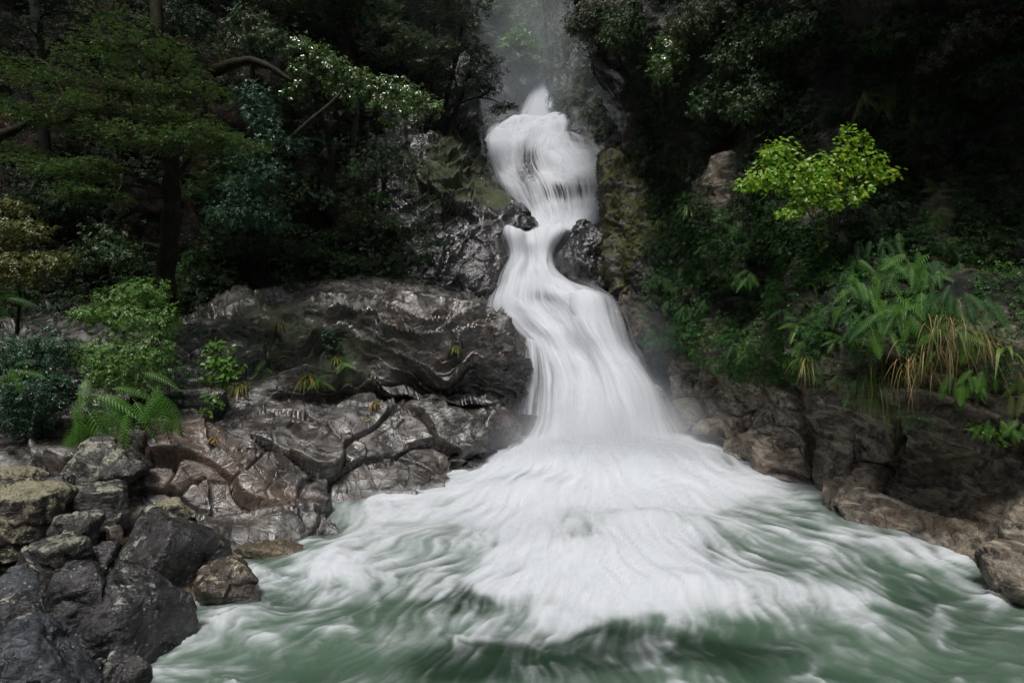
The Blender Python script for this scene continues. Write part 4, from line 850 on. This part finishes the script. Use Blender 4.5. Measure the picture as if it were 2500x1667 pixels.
# --- hazy trees closing the gorge
GF = 'hazy trees closing the gorge'
FAR = [(1180,20,60,38,33),(1230,60,46,26,35),(1265,108,34,24,31),(1220,120,40,24,33),(1300,40,50,34,38),(1345,80,44,30,37),(1310,130,46,20,32),(1360,150,40,22,31),(1280,150,36,14,31),(1390,60,40,34,35),(1250,-10,60,30,40),(1330,-10,60,26,42),(1160,80,40,30,32),(1400,120,34,26,30)]
FL = ['hazy tree at the top centre left', 'hazy rounded tree above the dome shaped bush', 'dome shaped hazy bush catching light above the topmost spout', 'hazy bush left of the dome shaped bush', 'pale misty tree at the top centre', 'misty tree right of the top centre',
      'bright green bush just above the topmost spout', 'drooping misty shrub right above the topmost spout', 'low dark bush at the lip of the topmost spout', 'misty tree beside the overhanging cliff', 'faintest far tree at the top edge', 'far tree at the top edge right of centre', 'dim tree behind the slanting trunks', 'misty shrub hanging on the right gorge wall']
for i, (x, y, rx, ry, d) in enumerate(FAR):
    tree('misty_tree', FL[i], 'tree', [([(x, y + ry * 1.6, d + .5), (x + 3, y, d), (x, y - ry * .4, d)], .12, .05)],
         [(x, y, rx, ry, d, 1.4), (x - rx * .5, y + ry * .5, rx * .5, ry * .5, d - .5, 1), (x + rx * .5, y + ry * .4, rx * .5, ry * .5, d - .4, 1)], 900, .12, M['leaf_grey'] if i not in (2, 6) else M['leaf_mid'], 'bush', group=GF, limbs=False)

# --- undergrowth that reads as one mass
def scatter(name, label, surf, n, cond, size, mat, templ, seed, lift=.05, upw=.6, droop=0.):
    rng = np.random.default_rng(seed); V, N, x, y = TERR[surf]
    ok = np.nonzero((x > -250) & (x < 2750) & (y > -250) & (y < 1700))[0]
    area = V[ok, 1] ** 0
    j = ok[rng.integers(0, len(ok), n * 3)]
    P = V[j] + rng.normal(size=(len(j), 3)) * .04; k = cond(P, N[j], x[j], y[j], rng); j = j[k][:n]; P = P[k][:n]; Nn = N[j]
    P = P + Nn * (lift * rng.random(len(P)) ** .7)[:, None]
    D = rng.normal(size=P.shape) + Nn * .3 - UP * droop
    n_ = UP * upw + Nn * .8 + rng.normal(size=P.shape) * .35
    d = P[:, 1]; sz = size * rng.uniform(.6, 1.3, len(P))
    Vv, F, tn = place(templ, P, D, n_, sz, rng)
    o = link(name, make_mesh(name, Vv, F, {'tone': tn}, smooth=False), mat); tag(o, label, kind='stuff'); return o
nz = lambda P, s, o=0: fbm(P / s + o, 3)
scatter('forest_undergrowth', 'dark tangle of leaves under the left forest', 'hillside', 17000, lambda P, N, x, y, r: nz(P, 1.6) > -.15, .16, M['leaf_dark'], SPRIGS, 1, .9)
scatter('forest_undergrowth', 'dim leaves clinging to the left cliff', 'cliff_left', 6000, lambda P, N, x, y, r: (x < 1075 + 60 * nz(P, 1)) & (y < 640 + 0 * x) & (nz(P, .9) > -.1), .13, M['leaf_dark'], SPRIGS, 2, .35)
scatter('moss', 'moss tufts along the rim of the left cliff', 'cliff_left', 9000, lambda P, N, x, y, r: (blobs(x, y, [(1120,320,60,110,1),(1180,430,50,60,.9),(1100,470,40,90,.6)]) * (N[:, 2] > .1) + .35 * nz(P, .5) > .45), .05, M['moss_stuff'], ROS, 3, .05)
scatter('cliff_plants', 'dark leafy plants covering the upper right cliff', 'cliff_right', 30000, lambda P, N, x, y, r: (pale(x, y) < .35) & (y < 640) & (y > -120) & (x < 2600) & (nz(P, 1.1) > -.3 + .6 * sstep(1600, 1480, x)) & ((x > 1560) | (y < 140)), .12, M['leaf_dark'], SPRIGS, 4, .45)
scatter('slope_ferns', 'dense small ferns and leaves over the right slope', 'cliff_right', 22000, lambda P, N, x, y, r: (pale(x, y) < .35) & (y > 470) & (y < 925 - sstep(1850, 1600, x) * 90) & (x > 1570) & (nz(P, .6) > -.12), .10, M['fern_dark'], SPRIGS, 5, .22, droop=.6)
scatter('slope_ferns', 'lighter leaves among the ferns of the right slope', 'cliff_right', 9000, lambda P, N, x, y, r: (pale(x, y) < .35) & (y > 520) & (y < 930) & (x > 1700) & (nz(P, .5, 9) > .12), .085, M['leaf_mid'], SPRIGS, 6, .2, droop=.4)
scatter('moss', 'moss carpet on the spur and right slope', 'cliff_right', 12000, lambda P, N, x, y, r: (y > 480) & (y < 1000) & (x > 1540) & (nz(P, .7, 4) > .1), .04, M['moss_stuff'], ROS, 7, .03)
scatter('moss', 'thick moss on the rock spur', 'rock_spur', 12000, lambda P, N, x, y, r: (nz(P, .5, 14) + .2 * N[:, 2] > -.12) & (y < 690), .06, M['moss_stuff'], ROS, 8, .04)
scatter('wall_ferns', 'misty ferns hanging on the far right gorge wall', 'gorge_wall_right', 7000, lambda P, N, x, y, r: (nz(P, 1.2) > -.1) & (np.hypot(x - 1420, y - 335) > 42), .28, M['leaf_grey'], SPRIGS, 9, .3, droop=1.)
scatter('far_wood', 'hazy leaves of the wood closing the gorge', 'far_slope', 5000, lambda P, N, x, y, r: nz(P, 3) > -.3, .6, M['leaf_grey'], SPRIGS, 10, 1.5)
scatter('moss', 'moss pads on the left ledge', 'rock_bank', 9000, lambda P, N, x, y, r: L_moss(P, N, x, y) + .28 * nz(P, .35) + .15 * N[:, 2] > .42, .032, M['moss_stuff'], ROS, 11, .03)
scatter('bank_plants', 'low leafy plants along the foot of the left forest', 'rock_bank', 6500, lambda P, N, x, y, r: (y < 1050 - sstep(350, 600, x) * 120 - sstep(600, 900, x) * 190) & (nz(P, .6, 3) > -.05), .09, M['leaf_dark'], SPRIGS, 12, .2)

# --- shrubs on the right cliff
GR_ = 'shrubs hanging on the right cliff'
RS = [(1640,130,48,70,.9,'leaf_gloss','pale green bush at the rim of the overhanging cliff'), (1720,40,90,50,.6,'leaf_olive','dim bush at the top edge above the pale green bush'), (1830,110,90,70,.6,'leaf_forest','dark bush in the middle of the upper cliff'),
      (1740,240,60,50,.6,'leaf_forest','dark bush hanging below the pale green bush'), (1860,240,90,60,.6,'leaf_forest','dark bush left of the olive hanging fern'), (1960,60,80,50,.6,'leaf_forest','dark bush at the top edge left of the grey stone'),
      (1740,310,50,60,.5,'leaf_olive','olive bush at the brow left of the bright shrub'), (1430,40,50,45,.5,'leaf_olive','fine leaved bush hanging over the upper falls'), (1530,60,70,60,.6,'leaf_forest','dark bush crowning the overhanging cliff'),
      (2400,60,90,55,.5,'leaf_red','dark bush with a few red leaves in the top right corner'), (2440,170,70,50,.5,'leaf_forest','dark bush under the red leaved one at the right edge'), (2200,70,80,50,.5,'leaf_forest','dark bush above the grey stone patch')]
for px, py, rx, ry, dp, mt, lb in RS:
    p, n_ = hit(px, py, ['cliff_right']); d = p[1] - .25
    tree('shrub', lb, 'shrub', [([(px + 10, py + ry * .9, d + .5), (px, py, d + .1)], .03, .012)], [(px, py, rx, ry, d, dp), (px - rx * .5, py + ry * .5, rx * .5, ry * .5, d - .1, dp * .6), (px + rx * .6, py - ry * .3, rx * .5, ry * .5, d - .1, dp * .6)],
         1100 if rx > 60 else 800, .045, M[mt], 'bush', group=GR_, rag=.9)
# the bright shrub, its largest leaves one by one
def bright_shrub():
    rng = np.random.default_rng(77); b0 = W(2035, 620, 9.6)
    root = empty('bright_shrub', b0, 'bright yellow green broad leaved shrub glowing on the dark right cliff', 'shrub')
    bl = [(1905,375,50,38,8.9,.35),(1870,435,62,34,8.8,.35),(1950,425,70,44,8.7,.4),(2025,410,55,45,8.8,.4),(2070,350,26,46,8.9,.25),(2110,395,46,34,8.8,.35),(2150,425,46,24,8.8,.3),(1965,485,44,32,8.6,.3),(1925,520,34,14,8.6,.2),(2090,470,34,32,8.8,.3),(1825,452,34,14,8.8,.2),(1990,455,60,28,8.6,.35),(2030,500,20,22,8.7,.2),(1880,380,30,25,8.9,.2),(2110,340,16,22,8.9,.15)]
    P, D, N = crown_pts(bl, 2500, rng, 'bush', .5)
    sz = rng.uniform(.048, .086, len(P)); N = N + np.array([0, -.5, .2]); order = np.argsort(-sz); big, rest = order[:300], order[300:]
    paths = []
    for pts in ([(2035,620,9.6),(2030,540,9.2),(1990,460,8.9),(1930,420,8.8)], [(2035,620,9.6),(2060,520,9.2),(2100,430,9),(2140,420,8.9)], [(2000,600,9.5),(1975,520,9),(1900,440,8.9),(1850,440,8.85)], [(2040,600,9.5),(2050,470,9.1),(2070,360,9)]):
        S = smoothpath([W(*p) for p in pts], 14, .02, rng); paths.append((S - b0, np.linspace(.018, .004, 14)))
    V, F = tubes(paths, 6); link('stem', make_mesh('stem', V, F), M['twig'], root)
    mes = []
    for k in range(4):
        me = make_mesh('leaf', L12[0], L12[1], {'tone': np.full(len(L12[0]), k / 4 + .1)}); me.materials.append(M['leaf_bright']); mes.append(me)
    for j in big:
        n = N[j] / np.linalg.norm(N[j]); x = D[j] - D[j] @ n * n; x /= np.linalg.norm(x); y = np.cross(n, x)
        o = bpy.data.objects.new('leaf', mes[rng.integers(0, 4)]); COL.objects.link(o); o.parent = root
        o.matrix_local = Matrix.Translation(Vector(P[j] - b0)) @ Matrix(np.array([x, y, n]).T.tolist()).to_4x4() @ Matrix.Scale(float(sz[j]), 4)
    V, F, tn = place(L12, P[rest], D[rest], N[rest], sz[rest], rng)
    tag(link('small_leaves', make_mesh('small_leaves', V - b0, F, {'tone': tn}), M['leaf_bright'], root), kind='stuff')
bright_shrub()

# --- ferns
def frond_mesh(name, npair=17, w=.3, arch=.35, droop=.75, detail=True):
    V, F, o = [], [], 0
    zf = lambda t: arch * t - droop * t * t * .8
    for i in range(npair):
        t = .12 + .88 * i / (npair - 1); ln = w * (math.sin(math.pi * min(1, (t * .92 + .1))) ** .7) * (1 if t < .97 else .6)
        for s in (-1, 1):
            a = math.radians(62 - 22 * t); ux = np.array([math.cos(a), s * math.sin(a), -.12]); vx = np.array([-math.sin(a) * s, math.cos(a), 0]); pw = .52 * .88 / npair * .85
            b = np.array([t, 0, zf(t)]); sag = -.25 * ln
            if detail:
                q = [b - vx * pw * .4, b + vx * pw * .4, b + ux * ln * .5 + vx * pw * .5, b + ux * ln * .5 - vx * pw * .5 + [0, 0, 0], b + ux * ln + [0, 0, sag]]
                V += q; F += [[o, o + 3, o + 2], [o, o + 2, o + 1], [o + 3, o + 4, o + 2]]; o += 5
            else:
                V += [b, b + ux * ln * .4 + vx * pw * .55, b + ux * ln + [0, 0, sag], b + ux * ln * .4 - vx * pw * .55]; F += [[o, o + 3, o + 2], [o, o + 2, o + 1]]; o += 4
    for i in range(6):
        t0, t1 = i / 6, (i + 1) / 6; r = .007
        V += [[t0, -r, zf(t0) + .004], [t0, r, zf(t0) + .004], [t1, r * .8, zf(t1) + .004], [t1, -r * .8, zf(t1) + .004]]; F += [[o, o + 1, o + 2], [o, o + 2, o + 3]]; o += 4
    return np.array(V, float), np.array(F)
FV = [frond_mesh('f', 14, .21, .30, .7), frond_mesh('f', 16, .17, .45, .95), frond_mesh('f', 13, .24, .2, .5), frond_mesh('f', 15, .19, .15, .9)]
FRONDS = {}
def frond_me(mk, k):
    if (mk, k) not in FRONDS:
        V, F = FV[k]; me = make_mesh('frond', V, F, {'tone': np.full(len(V), .1 + .2 * k)}, smooth=False); me.materials.append(M[mk]); FRONDS[(mk, k)] = me
    return FRONDS[(mk, k)]
FS = [500]
def fern(px, py, size, n, label, mk='fern', surf=None, spread=None, tilt=(-10, 45), group=None, lift=.0, d=None, name='fern', facing_az=-90):
    """tilt below 0: fronds hang down the bank; above: a rosette opening upwards"""
    FS[0] += 1; rng = np.random.default_rng(FS[0])
    if d is None: p, nn = hit(px, py, surf); p = p + nn * lift
    else: p = W(px, py, d)
    root = empty(name, p, label, 'fern', group); L = size * p[1] / FPX
    out = np.array([0, 0, CAM_H]) - p; out[2] = 0; out /= np.linalg.norm(out); side = np.cross(UP, out)
    hang = (tilt[0] + tilt[1]) / 2 < 5
    for i in range(n):
        lo, hi = (-165, -15) if hang else (-200, 20)
        ph = math.radians(lo + (hi - lo) * (i + rng.uniform(.2, .8)) / n) if hang else math.radians(-90 + 300 * ((i + rng.uniform(.2, .8)) / n - .5))
        if hang: ph = math.radians(float(np.clip(rng.normal(-96, 34), -200, 20)))
        x = math.cos(ph) * side * (-1) + math.sin(ph) * UP + out * rng.uniform(.25, .9); x /= np.linalg.norm(x)
        z = out * .75 + UP * .75 + rng.normal(size=3) * .25; z -= z @ x * x; z /= np.linalg.norm(z); y = np.cross(z, x)
        o = bpy.data.objects.new('frond', frond_me(mk, int(rng.integers(0, 4)))); COL.objects.link(o); o.parent = root
        s = L * rng.uniform(.7, 1.1)
        o.matrix_local = Matrix.Translation(Vector((side * rng.normal() * (.34 if n > 7 else .12) + UP * rng.normal() * (.22 if n > 7 else .08)) * L)) @ Matrix(np.array([x, y, z]).T.tolist()).to_4x4() @ Matrix.Scale(float(s), 4)
    return root
GB = 'ferns along the foot of the left bushes'
fern(215,985,126,9,'fern with hanging fronds left of centre in the row above the boulders','fern',['rock_bank'],tilt=(-30,15),group=GB,d=7.75)
fern(190,1030,109,6,'lowest hanging fern nearly touching the white lichened boulder','fern',['rock_bank'],tilt=(-50,-10),group=GB,d=7.75)
fern(290,965,114,8,'fern in the middle of the row above the boulders','fern',['rock_bank'],tilt=(-35,15),group=GB,d=7.75)
fern(365,960,114,8,'fern with two broad arching fronds at the right end of the row above the boulders','fern',['rock_bank'],tilt=(-40,10),group=GB,d=7.75)
fern(455,810,110,8,'dark star shaped fern beside the mossy trunk','fern_dark',tilt=(0,50),lift=.1)
fern(470,690,90,8,'dim fern right of the mossy trunk','fern_dark',tilt=(0,50),lift=.1)
fern(520,655,90,7,'dim fern in the shade above the ledge','fern_dark',tilt=(0,40),lift=.1)
fern(440,640,80,6,'dim upright fern touching the mossy trunk','fern_dark',tilt=(20,60),lift=.1)
fern(425,920,75,6,'small dull fern left of the round leaved bush','fern_dark',tilt=(0,40),lift=.1)
fern(645,895,62,10,'bright fresh green fern on the ledge right of the round leaved bush','fern_bright',tilt=(0,40),lift=.1)
fern(30,900,70,6,'pale fern half hidden in the bluish shrub at the left edge','fern',tilt=(0,40),d=7.3)
fern(15,735,80,6,'dim fern at the left edge below the yellowish shrub','fern_dark',tilt=(10,50),d=8.4)
fern(840,890,40,6,'small leafy fern on the moss beside the grass tuft','fern',tilt=(0,40),lift=.05)
fern(780,925,40,6,'small fern at the lower edge of the mossy patch','fern',tilt=(-10,30),lift=.05)
# the big ferns of the right slope
GD = 'large ferns on the right slope'
BF = [(2170,690,120,10,'fern','uppermost of the large ferns beside the pale stone'), (2240,680,100,7,'fern_dark','dark fern tucked against the pale stone'), (2120,740,95,8,'fern','large fern left of the flax blades'), (2160,790,120,9,'fern','broad bright fern directly under the flax blades'),
      (2245,780,110,8,'fern','large fern at the top of the golden grass'), (2090,800,80,7,'fern_dark','dark fern at the left end of the large ferns'), (2330,750,100,8,'fern_dark','fern right of the golden grass plume'), (2420,760,110,8,'fern_dark','dark fern spreading at the right edge'),
      (2360,830,90,7,'fern','fern with long single fronds right of the golden grass'), (2410,900,90,6,'fern','hanging fern below the dark fern near the right edge'), (2480,960,90,7,'fern_olive','yellowish fern low at the right edge'), (2120,860,75,6,'fern_dark','fern hanging left of the golden grass'), (2470,1000,70,6,'fern','lowest fern at the right edge'),
      (2140,650,80,7,'fern_dark','small fern above the large ferns'), (2250,960,50,6,'fern_dark','small fern hanging below the golden grass')]
for px, py, s, n, mk, lb in BF: fern(px, py, s * .72, n + 9, lb, mk, ['cliff_right'], tilt=(-40, 20), group=GD, lift=.38, facing_az=-105)
for px, py, s, n, lb, mk in [(1885,570,45,8,'small bright fern under the bright shrub','fern_bright'), (1960,690,45,6,'small fern in the middle of the right slope','fern'), (1955,800,50,7,'light green fern above the small straw tuft','fern_bright'), (2060,820,50,6,'fern at the left edge of the large ferns','fern'), (2070,925,45,6,'fern on the shelf above the dark undercut','fern'),
      (1800,830,45,6,'dim fern on the brow of the tan rock','fern_dark'), (1820,590,45,6,'fern near the pale rock patch under the bright shrub','fern_dark'), (2240,600,55,7,'dim fern below the grey cliff face','fern_dark'), (2290,470,55,7,'olive fern alone on the dark wall right of the bright shrub','fern_olive'),
      (2380,440,50,6,'dim fern on the wall near the right edge','fern_dark'), (2120,960,45,6,'small fern left of the hanging grass on the shelf','fern_bright')]:
    fern(px, py, s, n, lb, mk, ['cliff_right'], tilt=(-25, 35), lift=.12)
GH = 'hanging olive ferns above the bright shrub'
for px, py, lb in [(2110,215,'upper left of the olive ferns hanging above the bright shrub'), (2190,205,'upper right of the olive ferns hanging above the bright shrub'), (2100,255,'lower left of the olive ferns hanging above the bright shrub'), (2150,245,'middle of the olive ferns hanging above the bright shrub'), (2215,250,'lower right of the olive ferns hanging above the bright shrub')]:
    fern(px, py, 62, 6, lb, 'fern_olive', ['cliff_right'], tilt=(-60, -15), group=GH, lift=.25)
rng = np.random.default_rng(31); k = 0
GS = 'small dark ferns crowding the right slope'
while k < 90:
    x, y = rng.uniform(1600, 2330), rng.uniform(480, 930)
    if y > 880 - sstep(1850, 1600, x) * 120 or (1780 < x < 2180 and y < 560): continue
    fern(x, y, rng.uniform(30, 50), 6, 'small dark fern among the many crowding the right slope', 'fern_dark' if rng.random() < .7 else 'fern', ['cliff_right'], tilt=(-35, 30), group=GS, lift=.1); k += 1

# --- grass tufts
def tuft(px, py, size, n, label, mat, surf=None, hang=.8, up=.6, group=None, lift=.03, d=None, width=.012, side=0., name='grass_tuft', cat='grass tuft', parts=False):
    FS[0] += 1; rng = np.random.default_rng(FS[0]); p, nn = hit(px, py, surf) if d is None else (W(px, py, d), UP); p = p + nn * lift
    L = size * p[1] / FPX; m = 6; t = np.linspace(0, 1, m); Vs, Fs, Ts = [], [], []
    root = empty(name, p, label, cat, group) if parts else None
    for i in range(n):
        az = rng.uniform(0, 2 * math.pi); out = rng.uniform(.25, .8); u = up * rng.uniform(.5, 1.3); l = L * rng.uniform(.6, 1.15)
        h = np.array([math.cos(az), math.sin(az), 0]) * out * rng.uniform(.5, 1.6) + np.array([side, -.3, 0]); w = np.cross(h, UP); w /= np.linalg.norm(w)
        C = np.array([rng.normal(), rng.normal(), rng.normal() * 1.1]) * L * (.26 if n > 100 else .05) + h * t[:, None] * l * .9 + UP * (u * t - (hang * rng.uniform(.7, 1.3) + u * .6) * t * t)[:, None] * l + rng.normal(size=3) * .03 * L
        hw = (width * np.array([.6, 1, 1, .8, .5, .05]) * rng.uniform(.7, 1.3))[:, None]
        V = np.concatenate([C - w * hw, C + w * hw]); F = np.array([[a, a + 1, a + m + 1, a + m] for a in range(m - 1)])
        if parts: link('leaf_blade', make_mesh('leaf_blade', V, F, {'tone': np.full(len(V), rng.random())}), mat, root)
        else: Vs.append(V); Fs.append(F + 2 * m * i); Ts.append(np.full(2 * m, rng.random()))
    if not parts: root = tag(link(name, make_mesh(name, np.concatenate(Vs), np.concatenate(Fs), {'tone': np.concatenate(Ts)}), mat, loc=p), label, cat, group)
    return root
GL = 'grass tufts on the left ledge'
tuft(592,945,55,80,'golden green grass tuft under the round leaved bush',M['grass_green'],['rock_bank'],group=GL)
tuft(752,925,50,70,'green grass tuft on the mossy patch of the ledge',M['grass_green'],['rock_bank'],group=GL)
tuft(692,792,36,60,'small pale tipped grass tuft high on the ledge',M['grass_green'],['rock_bank'],group=GL)
tuft(818,872,36,60,'grass tuft hanging beside the dark leafy sprig',M['grass_green'],['rock_bank'],group=GL)
tuft(915,985,30,50,'narrow straw tuft at the step between the two rock tiers',M['grass_gold'],['rock_bank'],group=GL)
tuft(522,1075,34,60,'small orange tinged tuft on the brown rock',M['grass_gold'],['rock_bank'],group=GL,hang=.3,up=1.)
tuft(1130,855,26,40,'small tuft hanging in the mossy hollow near the falls',M['grass_green'],['rock_bank'],group=GL)
tuft(1105,850,26,30,'tiny tuft left of the one in the mossy hollow',M['grass_green'],['rock_bank'],group=GL)
tuft(340,1120,26,60,'mossy grass tuft at the top of the brown rock',M['grass_green'],['rock_bank'],group=GL,hang=.3,up=1.)
GG = 'long grasses hanging on the right shelf'
tuft(2315,815,92,170,'largest golden grass clump hanging over the right shelf',M['grass_gold'],['cliff_right'],hang=1.3,up=.5,group=GG,lift=.3,width=.004)
tuft(2250,850,75,110,'golden grass clump left of the largest one',M['grass_gold'],['cliff_right'],hang=1.2,up=.5,group=GG,lift=.3,width=.004)
tuft(2375,835,66,90,'straw coloured clump right of the largest golden grass',M['grass_gold'],['cliff_right'],hang=1.2,up=.5,group=GG,lift=.3,width=.004)
tuft(2165,925,95,170,'greenish grass clump hanging down over the dark undercut',M['grass_green'],['cliff_right'],hang=1.6,up=.3,group=GG,lift=.2,side=.25,width=.0035)
tuft(1975,880,65,70,'small straw tuft on the brow of the shelf',M['grass_green'],['cliff_right'],hang=1.,group=GG,lift=.15,width=.007)
tuft(1690,515,55,90,'dark green grass tussock near the rim below the overhang',M['flax'],['cliff_right'],hang=.7,up=.8,lift=.15,width=.012)
tuft(1880,905,40,40,'thin dark tuft hanging at the left end of the shelf',M['grass_green'],['cliff_right'],hang=1.,group=GG,lift=.1,width=.007)
tuft(2210,330,35,30,'small spiky plant on the dark wall right of the bright shrub',M['leaf_olive'],['cliff_right'],hang=.6,lift=.1)
tuft(2250,745,105,14,'arching green flax blades among the large ferns',M['flax'],['cliff_right'],hang=.9,up=1.2,lift=.25,width=.022,name='flax_plant',cat='flax',parts=True)
tuft(2470,860,95,9,'dark flax blades at the right edge',M['flax'],['cliff_right'],hang=.8,up=.9,lift=.25,width=.022,name='flax_plant',cat='flax',parts=True)

# --- small leafy bushes on the left ledge
tree('round_leaved_bush', 'upright bush with round shining green leaves on the ledge', 'shrub', [([(545,950,9.6),(540,890,9.5),(535,850,9.5)], .015, .006)],
     [(535,850,34,20,9.3,.2),(530,885,40,26,9.2,.25),(560,900,34,26,9.2,.25),(535,925,34,22,9.2,.2)], 330, .085, M['leaf_mid'], 'bush', templ=L12, limbs=False, rag=.5)
tree('seedling', 'small green seedling hanging below the round leaved bush', 'plant', [([(520,1010,8.9),(525,990,8.9),(530,970,8.9)], .008, .004)], [(520,970,22,14,8.9,.12),(530,985,20,12,8.8,.12),(505,1005,20,8,8.8,.1)], 70, .07, M['leaf_mid'], 'bush', templ=L12, limbs=False)
tree('seedling', 'pale bluish seedling left of the lowest ledge tuft', 'plant', [([(435,995,8.9),(435,980,8.9),(435,965,8.9)], .008, .004)], [(435,975,20,18,8.8,.12)], 40, .08, M['leaf_blue'], 'bush', templ=L12, limbs=False)
tree('seedling', 'dark leafy sprig above the hanging tuft on the ledge', 'plant', [([(815,870,11.7),(812,840,11.6),(800,815,11.6)], .01, .005)], [(800,815,18,12,11.5,.15),(815,845,22,18,11.5,.15)], 140, .06, M['leaf_blue'], 'bush', templ=L12, limbs=False)
tree('climbing_plant', 'bright green creeper hanging low at the right edge', 'plant', [([(2400,1050,6.9),(2420,1065,6.8),(2440,1080,6.8)], .01, .005)], [(2395,1045,34,14,6.7,.15),(2420,1065,30,16,6.7,.15),(2435,1078,20,12,6.7,.1)], 160, .05, M['leaf_mid'], 'bush', templ=L12, limbs=False)
tree('climbing_plant', 'narrow bright trailing plant under the bright shrub', 'plant', [([(2005,620,9.3),(2007,580,9.2),(2007,545,9.2)], .01, .005)], [(2007,565,9,16,9.1,.1),(2008,595,9,16,9.1,.1),(2006,540,7,10,9.1,.1)], 60, .06, M['leaf_mid'], 'bush', templ=L12, limbs=False)

# --- dead wood, fallen leaves
def log(pts, r0, r1, label, name='log', cat='log', bark='bark', group=None, surf=None):
    P = [W(*p) for p in pts]; S = smoothpath(P, 16, .02, np.random.default_rng(len(label))); V, F = tubes([(S - P[0], np.linspace(r0, r1, 16) * (1 + .1 * np.sin(np.arange(16) * 2.1)))], 10)
    n = 10; V = np.concatenate([V, [S[0] - P[0], S[-1] - P[0]]]); c = len(V); cap = [[(i + 1) % n, i, c - 2] for i in range(n)] + [[c - 2 - n + i, c - 2 - n + (i + 1) % n, c - 1] for i in range(n)]
    return tag(link(name, make_mesh(name, V, [F, np.array(cap)]), M[bark], loc=P[0]), label, cat, group)
log([(520,175,13.8),(590,150,13.6),(650,160,13.4),(715,200,13.3)], .13, .05, 'thick moss covered bough arching in the dark forest', 'mossy_bough', 'branch', 'mossbark')
log([(690,360,12.5),(740,310,12.4),(800,260,12.6),(840,215,13)], .06, .03, 'slanting mossy branch below the glossy leaved tree', 'mossy_branch', 'branch', 'mossbark')
log([(-20,340,11),(30,320,10.9),(60,305,11)], .1, .06, 'short mossy bough at the left edge among the tiers of leaves', 'mossy_bough', 'branch', 'mossbark')
log([(-30,1378,5.9),(10,1385,5.8),(45,1398,5.8)], .06, .04, 'smooth brown stub of driftwood at the left edge between boulders', 'driftwood', 'log', 'bark')
log([(150,1440,5.5),(140,1490,5.2),(118,1545,5.0)], .012, .004, 'thin dry twig lying between the dark boulders', 'twig', 'twig', 'twig')
log([(148,1500,5.2),(175,1508,5.2)], .006, .003, 'short side twig beside the dry twig', 'twig', 'twig', 'twig')
log([(300,425,8.8),(285,480,8.8),(255,520,8.8),(252,555,8.9)], .010, .004, 'pale bare twig dangling under the lower left tier of leaves', 'hanging_twig', 'twig', 'twig')
fl = make_mesh('fallen_leaf', L12[0], L12[1], {'tone': np.zeros(len(L12[0]))}); 
ym = leaf_mat('fallen yellow leaf', (.5, .38, .02), (.55, .42, .05), .4, .4, .2); fl.materials.append(ym)
for px, py, lb in [(893,1030,'yellow fallen leaf on the grey massive rock, lower of a close pair'), (902,1024,'yellow fallen leaf on the grey massive rock, upper of a close pair'), (906,920,'yellow fallen leaf on the layered ledge'), (538,1045,'pale fallen leaf near the orange tinged tuft'), (266,1128,'tiny yellow leaf on the white lichened boulder'), (1048,1033,'orange fallen leaf on the massive rock towards the falls')]:
    p, n_ = hit(px, py, None, 8); o = link('fallen_leaf', fl, loc=p + n_ * .015); o.rotation_euler = (0, 0, px); o.rotation_mode = 'QUATERNION'
    o.rotation_quaternion = Vector(n_).to_track_quat('Z', 'Y') @ Matrix.Rotation(px, 4, 'Z').to_quaternion(); o.scale = (.045,) * 3; tag(o, lb, 'leaf', 'fallen leaves on the left rocks')

# ------------------------------------------------------------------ air: thin haze everywhere, spray hanging in the gorge
def vol(name, label, density, col=(.78, .87, .93), aniso=.2, fade=False):
    m = NT(name + ' air'); v = m.n('ShaderNodeVolumePrincipled'); v.inputs['Density'].default_value = density; v.inputs['Color'].default_value = (*col, 1)
    v.inputs['Anisotropy'].default_value = aniso; m.l(v.outputs[0], m.out.inputs['Volume'])
    if not fade: m.m.cycles.homogeneous_volume = True; return m.m
    co = m.n('ShaderNodeTexCoord').outputs['Object']; ln = m.n('ShaderNodeVectorMath', operation='LENGTH'); m.l(co, ln.inputs[0])
    nn = m.noise(co, 1.6, 3, .6); r = m.math('ADD', ln.outputs['Value'], m.math('MULTIPLY', m.math('SUBTRACT', nn, .5), .7))
    m.l(m.ramp(r, .95, .1, 0, density), v.inputs['Density']); return m.m
def box(name, lo, hi, mat):
    V = np.array([[x, y, z] for x in (lo[0], hi[0]) for y in (lo[1], hi[1]) for z in (lo[2], hi[2])]); F = np.array([[0,1,3,2],[4,6,7,5],[0,4,5,1],[2,3,7,6],[0,2,6,4],[1,5,7,3]])
    return link(name, make_mesh(name, V, F, smooth=False), mat)
tag(box('haze', (-90, -80, -4), (90, 95, 120), vol('haze', '', .00015)), 'damp air filling the gorge', kind='stuff')
def mist(cx, cy_, cz, rx, ry, rz, dens, label, col=(.78, .87, .93)):
    V, F = ico(3); tag(link('spray_mist', make_mesh('spray_mist', V, F), vol('spray_mist', '', dens, col, fade=True), loc=(cx, cy_, cz)), label, kind='stuff').scale = (rx, ry, rz)
mist(3, 46, 21, 18, 22, 20, .026, 'spray drifting through the far end of the gorge', (.86, .93, .96))
mist(2.9, 30.5, 12.5, 7.0, 8.5, 10, .075, 'spray round the topmost spout', (.86, .93, .96))
mist(1.95, 10.5, .2, 2.7, 1.5, 1.9, 1.1, 'spray at the foot of the lower falls', (.97, .98, 1.))
mist(2.3, 17.6, 4.6, 2.4, 1.6, 1.6, .08, 'spray at the foot of the upper falls')
mist(-2.5, 23.5, 12.5, 4.5, 5.5, 6, .035, 'thin mist among the trees on the cliff crest')
mist(3.0, 12.6, 1.6, 1.2, 1.6, 2.0, .12, 'spray blown against the right side of the lower falls')
mist(.7, 15.4, 4.0, 1.3, 1.2, 1.2, .08, 'spray over the chute', (.95, .97, 1.))
